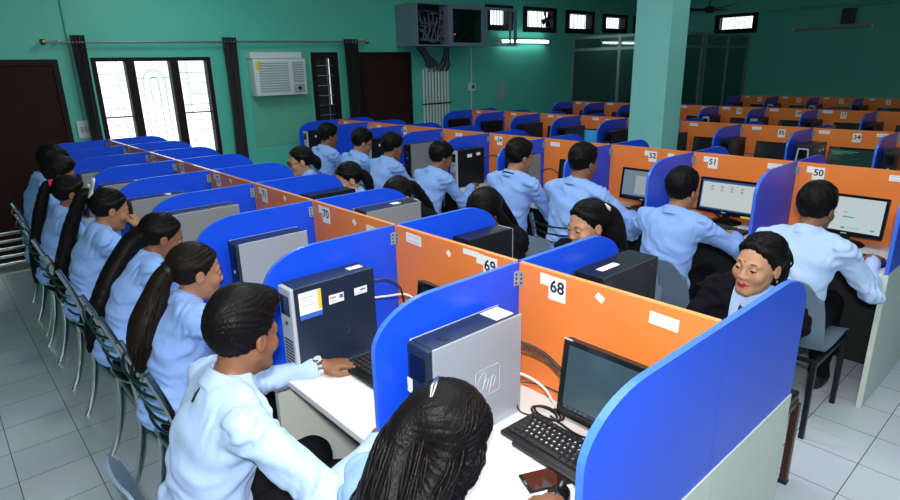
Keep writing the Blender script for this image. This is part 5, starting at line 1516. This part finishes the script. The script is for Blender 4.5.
# --- front row, far side (facing back towards the camera side)
p = person('tie', 'girl in dark blazer and tie looking down behind the blue end divider', (-0.329, 0.959, 0), PI, sc=0.982, sex='f', skin='light', lean1=4, lean2=8, side=-9, hyaw=-10, hpitch=1, hroll=-4, blazer=True, lips='red',
    wl=(-.13, .40, .80), wr=(.13, .40, .80), pl=(-.2, -.5, -1), pr=(.2, -.5, -1), hair='pony', res=.0046, hres=.0042, seed=9,
    extra=dict(tail=([hd(.01, -.09, .02), hd(.06, -.10, -.06), bk(.135, -.03, .22), bk(.15, .075, .12), bk(.14, .115, -.02)], [.05, .045, .04, .038, .015]), drape=[([hd(0, -.085, .07), hd(0, -.105, -.01), hd(0, -.09, -.09)], [.045, .060, .048])], locks=60, wave=.006))
if p:
    B2 = p['B2']; m = MB()
    R2 = p['R2']; g = []
    def front(z):        # distance from the spine to the front of the shirt
        ys = np.linspace(.03, .24, 120); pts = np.array([B2(0, y, z) for y in ys]).astype(F32)
        v = p['sdf'].eval(pts[None], pts[None].mean(1), .3)[0]; return float(ys[np.nonzero(v < 0)[0].max()]) if (v < 0).any() else .1
    for z, w, t in ((.235, .016, .010), (.222, .019, .012), (.205, .014, .008), (.16, .019, .006), (.10, .024, .005), (.03, .030, .005)):
        c = B2(0, front(z) + .001, z)
        g.append([tuple(c + R2 @ V3(x * w, y * t + .002, 0)) for x, y in ((-1, 0), (-.5, .8), (0, 1), (.5, .8), (1, 0))])
    o = m.grid(g).build('necktie', TIE, p['root'], smooth='auto'); sm = o.modifiers.new('thickness', 'SOLIDIFY'); sm.thickness = .004
    Hh = p['Hh']
    MB().lathe([(.0035, 0), (.0035, .0015)], 10).build('forehead_mark', M['brass'], p['root'], loc=tuple(Hh(0, .0985, .040)), rot=(-PI / 2, 0, 0))
    for q in (-1, 1): MB().lathe([(.002, -.006), (.005, 0), (.002, .006)], 10).build('earring', M['brass'], p['root'], smooth='auto', loc=tuple(Hh(q * .084, -.004, -.040)))
p = person('clip', 'girl with a silver hair slide peering over the blue divider beyond booth 68', (-1.032, 0.969, 0), PI, sc=1.02, sex='f', skin='light', lean1=6, lean2=10, hyaw=-14, hpitch=10, lips='nat', blazer=True,
    hair='pony', res=.0055, seed=10, extra=dict(tail=([hd(0, -.09, .045), hd(-.01, -.14, .0), hd(-.03, -.15, -.10), bk(-.05, -.13, .12), bk(-.06, -.13, .0)], [.05, .052, .05, .045, .015]), locks=50, wave=.005))
if p:
    Hh = p['Hh']; MB().tube([Vector(Hh(-.045, -.085, .10)), Vector(Hh(-.055, -.098, .075)), Vector(Hh(-.05, -.108, .05))], [.005, .010, .005], 8, flat=.6).build('hair_slide', M['ac_white'], p['root'], smooth='auto')
p = person('hair69', 'girl with dark vest showing only the top of her black hair, booth 69 far side', (-1.657, 0.950, 0), PI, sc=1.03, sex='f', skin='tan', lean1=6, lean2=12, hyaw=0, hpitch=40, blazer=True,
    hair='long', res=.006, seed=11, extra=dict(drape=[([hd(0, -.085, .03), hd(0, -.10, -.03), bk(0, -.115, .2), bk(0, -.12, .06)], [.03, .045, .045, .02]), ([hd(-.06, -.03, .02), hd(-.08, -.02, -.06), bk(-.11, -.02, .2), bk(-.12, .02, .08)], [.02, .026, .03, .01])], locks=40, wave=.006))
p = person('hair70', 'girl with black hair bent low behind the grey computer, booth 70 far side', (-2.348, 0.950, 0), PI, sc=1.05, sex='f', skin='tan', lean1=12, lean2=20, hyaw=0, hpitch=42, blazer=True,
    hair='pony', res=.007, seed=12, extra=dict(tail=([hd(0, -.095, .0), hd(0, -.125, -.05), bk(0, -.135, .2), bk(0, -.135, .08)], [.03, .035, .035, .012]), locks=24, wave=.004))
p = person('girl71far', 'girl with hair tied back looking down over the blue divider, booth 71 far side', (-3.090, 0.950, 0), PI, sc=0.967, sex='f', skin='light', lean1=6, lean2=10, hyaw=-14, hpitch=18, lips='nat',
    hair='pony', res=.006, seed=13, extra=dict(tail=([hd(0, -.095, .02), hd(0, -.13, -.02), hd(0, -.14, -.09), bk(0, -.14, .12)], [.03, .035, .035, .012]), locks=24, wave=.004))
p = person('glasses', 'girl with black-rimmed glasses and tied back hair, farthest on the far side of front row', (-3.898, 0.960, 0), PI, sc=1.04, sex='f', skin='light', lean1=3, lean2=6, hyaw=-16, hpitch=10, lips='nat',
    hair='bun', res=.006, seed=14, extra=dict(tail=([hd(0, -.095, .0), hd(0, -.135, -.03), hd(0, -.14, -.09)], [.035, .04, .02]), locks=20, wave=.004))
if p:
    Hh = p['Hh']; m = MB()
    for q in (-1, 1):
        m.tube([Vector(Hh(q * .034 + .025 * math.cos(a), .104 - abs(.025 * math.cos(a) + q * .034) * .25, .004 + .020 * math.sin(a))) for a in np.linspace(0, 2 * PI, 17)], .0026, 6)
        m.tube([Vector(Hh(q * .059, .09, .008)), Vector(Hh(q * .080, .0, .006))], .0024, 6)
    m.tube([Vector(Hh(-.009, .106, .006)), Vector(Hh(.009, .106, .006))], .0024, 6)
    g = m.build('spectacles', M['black_gloss'], p['root'], smooth='auto')
    for q in (-1, 1):
        c = Hh(q * .034, .0975, .004)
        pts = [tuple(Hh(q * .034 + .024 * math.cos(a), .104 - abs(.024 * math.cos(a) + q * .034) * .25, .004 + .019 * math.sin(a))) for a in np.linspace(0, 2 * PI, 17)[:-1]]
        MB().add(pts, [tuple(range(16))]).build('lens', M['glass'], g)
# --- second row, near side, right to left
person('b50', 'boy in pale blue shirt seen from behind at booth 50, hand on a mouse', (-0.415, 1.821, 0), 0, sc=0.983, skin='brown', lean1=14, lean2=24, hyaw=-10, hpitch=12, wl=(-.22, .42, .80), wr=(.235, .41, .81), pr=(.4, -.6, -.7),
    hand_r=((.1, 1, -.1), (0, 0, 1)), hair='short', res=.0055, seed=15, shirt=SHIRT2)
person('b51', 'broad-backed boy in light blue shirt seated on a grey chair at booth 51', (-1.107, 1.800, 0), 0, sc=0.97, skin='tan', lean1=9, lean2=18, hyaw=-4, hpitch=8, wl=(-.30, .42, .80), pl=(-.9, -.2, -.7), wr=(.22, .42, .80), pr=(.9, -.3, -.5), hair='short', res=.0055, seed=16)
person('b53', 'tall boy in light blue shirt on a steel chair, left of the empty booth 52', (-1.844, 1.845, 0), 0, sc=1.071, skin='brown', lean1=6, lean2=14, hyaw=-6, hpitch=10, wl=(-.16, .42, .80), wr=(.22, .42, .80), pr=(.9, -.3, -.5), hair='short', res=.006, seed=17, shirt=SHIRT, hip=(0, -.03, .535))
person('b54', 'boy in light blue shirt with a dark neck cord below sign 54', (-2.422, 1.845, 0), 0, sc=1.048, skin='tan', lean1=6, lean2=12, hyaw=-12, hpitch=12, hair='short', res=.006, seed=18, cord=True, wr=(.2, .42, .8), hip=(0, -.03, .535))
person('b55', 'boy in light blue shirt beside the stickered black computer in the second row', (-3.361, 1.800, 0), 0, sc=0.955, skin='brown', lean1=12, lean2=22, hyaw=-14, hpitch=20, hair='short', res=.0065, seed=19)
person('b56', 'boy in light blue shirt just left of the large grey computer in the second row', (-4.126, 1.846, 0), 0, sc=0.983, skin='brown', lean1=12, lean2=22, hyaw=-10, hpitch=14, hair='short', res=.007, seed=20)
person('b57', 'boy with glasses in light blue shirt, second from the left in the second row', (-4.626, 1.846, 0), 0, sc=1.0, skin='tan', lean1=10, lean2=18, hyaw=-20, hpitch=18, hair='short', res=.007, seed=21)
p = PEOPLE.get('b57')
if p:
    Hh = p['Hh']; m = MB()
    for q in (-1, 1):
        m.tube([Vector(Hh(q * .034 + .024 * math.cos(a), .106 - abs(.024 * math.cos(a) + q * .034) * .25, .004 + .018 * math.sin(a))) for a in np.linspace(0, 2 * PI, 13)], .0026, 6)
        m.tube([Vector(Hh(q * .059, .09, .008)), Vector(Hh(q * .082, .0, .006))], .0024, 6)
    m.tube([Vector(Hh(-.009, .108, .006)), Vector(Hh(.009, .108, .006))], .0024, 6)
    m.build('spectacles', M['black_gloss'], p['root'], smooth='auto')
person('b58', 'leftmost boy in the second row, beside the end divider near the dark window', (-5.194, 1.847, 0), 0, sc=1.023, skin='brown', lean1=6, lean2=12, hyaw=-8, hpitch=12, hair='short', res=.007, seed=22)

drop_protos()
# --- chairs
steel_chair((-1.64, -.74, 0), 0, 'steel rod-back chair under the girl with the wavy ponytail')
steel_chair((-2.30, -.74, 0), 0, 'steel rod-back chair behind the girl with low tied black hair')
steel_chair((-3.17, -.75, 0), 0, 'steel rod-back chair of the girl with the white bow')
steel_chair((-4.0, -.75, 0), 0, 'steel rod-back chair of the girl with the pink hair tie')
steel_chair((-4.6, -.73, 0), 0, 'steel rod-back chair second from the dark door')
steel_chair((-5.1, -.70, 0), 0, 'steel rod-back chair nearest the dark door')
shell_chair((-1.03, -.93, 0), 0, 'blue-grey plastic chair under the nearest young man, bottom edge of the photo')
shell_chair((-.37, -.84, 0), 0, 'blue-grey plastic chair under the girl with the silver hair clip')
shell_chair((-.40, YB - .86, 0), 0, 'blue-grey plastic chair with black legs under the rightmost boy')
shell_chair((-1.08, YB - .88, 0), 0, 'blue-grey plastic chair behind the broad-backed boy at booth 51').scale = (1.05, 1, .9)
steel_chair((-1.85, YB - .82, 0), 0, 'steel rod-back chair of the tall boy beside booth 52')
for k, (x, lb) in enumerate(((-2.45, 'plastic chair under the boy with the neck cord'), (-3.28, 'plastic chair under the boy beside the stickered black computer'), (-4.05, 'plastic chair under the boy left of the large grey computer'), (-4.62, 'plastic chair under the boy with glasses in the second row'), (-5.22, 'plastic chair under the leftmost boy of the second row'))):
    shell_chair((x, YB - .90, 0), 0, 'blue-grey ' + lb)
stool((-.325, 1.0, 0), PI, 'brown-legged stool under the girl in the dark blazer')
for x, n in ((-1.02, 'the girl with the silver slide'), (-1.70, 'the girl in the dark vest'), (-2.34, 'the girl bent behind the grey computer'), (-3.04, 'the girl with tied hair looking down'), (-3.72, 'the girl with black-rimmed glasses')):
    shell_chair((x, 1.03, 0), PI, 'blue-grey plastic chair under ' + n)

# ------------------------------------------------------------------ camera, light
def setup_view():
    cam = bpy.data.cameras.new('camera'); o = bpy.data.objects.new('camera', cam); COL.objects.link(o)
    yaw, pitch, roll, f = 0.7234, -0.3028, -0.0224, 587.44
    cy, sy, cp, sp = math.cos(yaw), math.sin(yaw), math.cos(pitch), math.sin(pitch)
    fwd = Vector((-cy * cp, sy * cp, sp)); right = Vector((sy, cy, 0)); up = right.cross(fwd)
    cr, sr = math.cos(roll), math.sin(roll)
    r2 = right * cr + up * sr; u2 = -right * sr + up * cr
    R = Matrix((r2, u2, -fwd)).transposed().to_4x4()
    o.matrix_world = Matrix.Translation((0.5508, -1.3890, 1.8323)) @ R
    cam.sensor_width = 36; cam.sensor_fit = 'HORIZONTAL'; cam.lens = f / 900 * 36
    cam.clip_start = .02; cam.clip_end = 100
    SC.camera = o
    def area(name, loc, size, energy, col, target=None, sy_=None, spread=None):
        l = bpy.data.lights.new(name, 'AREA'); l.energy = energy; l.color = col; l.size = size
        if sy_: l.shape = 'RECTANGLE'; l.size_y = sy_
        if spread: l.spread = spread
        q = bpy.data.objects.new(name, l); COL.objects.link(q); q.location = loc
        d = (Vector(target) - Vector(loc)) if target else Vector((0, 0, -1))
        q.rotation_euler = d.to_track_quat('-Z', 'Y').to_euler(); return q
    # flash on top of the camera
    l = bpy.data.lights.new('camera_flash', 'SPOT'); l.energy = FLASH; l.spot_size = math.radians(110); l.spot_blend = .6; l.shadow_soft_size = .06; l.color = (1, .98, .96)
    q = bpy.data.objects.new('camera_flash', l); COL.objects.link(q); q.location = (0.55 + .05, -1.389 - .05, 1.8323 + .2)
    q.rotation_euler = Vector((fwd.x, fwd.y, fwd.z + .02)).to_track_quat('-Z', 'Y').to_euler()
    # flash bounced off the ceiling, ceiling tubes, daylight from openings on the right
    area('ceiling_bounce', (-.2, .3, ZC - .03), 2.4, BOUNCE, (1, .98, .96))
    for i, (x, y) in enumerate(((-2.6, .9), (-5.0, .9), (-4.6, 3.8), (-1.0, 3.9), (-4.6, 6.2))):
        area('ceiling_tube', (x, y, ZC - .12), 1.2, TUBES * (1 if y < 2 else .4 if y < 5 else .2), (.86, 1, .97), None, .08)
    area('daylight_right', (XR - .05, 1.2, 1.9), 2.2, DAYR, (.86, .94, 1), (-1, 1.0, .4), 1.4)
    w = bpy.data.worlds.new('daylight'); SC.world = w; w.use_nodes = True
    N, L = w.node_tree.nodes, w.node_tree.links; bg = N['Background']
    tc = N.new('ShaderNodeTexCoord'); nz = N.new('ShaderNodeTexNoise'); nz.inputs['Scale'].default_value = 7; nz.inputs['Detail'].default_value = 2
    L.new(tc.outputs['Generated'], nz.inputs['Vector'])
    mx = N.new('ShaderNodeMix'); mx.data_type = 'RGBA'; mx.inputs[6].default_value = (.75, .86, 1, 1); mx.inputs[7].default_value = (1, 1, 1, 1)
    rp = N.new('ShaderNodeMapRange'); rp.inputs[1].default_value = .42; rp.inputs[2].default_value = .55; L.new(nz.outputs['Fac'], rp.inputs[0])
    L.new(rp.outputs[0], mx.inputs[0]); L.new(mx.outputs[2], bg.inputs['Color']); bg.inputs['Strength'].default_value = SKYS
    vs = SC.view_settings; vs.view_transform = 'Standard'; vs.look = 'None'; vs.gamma = 1; vs.use_curve_mapping = False; vs.exposure = EXPO
FLASH, BOUNCE, TUBES, DAYR, SKYS, EXPO = 220, 76, 25, 16, 2.5, 0.0
setup_view()
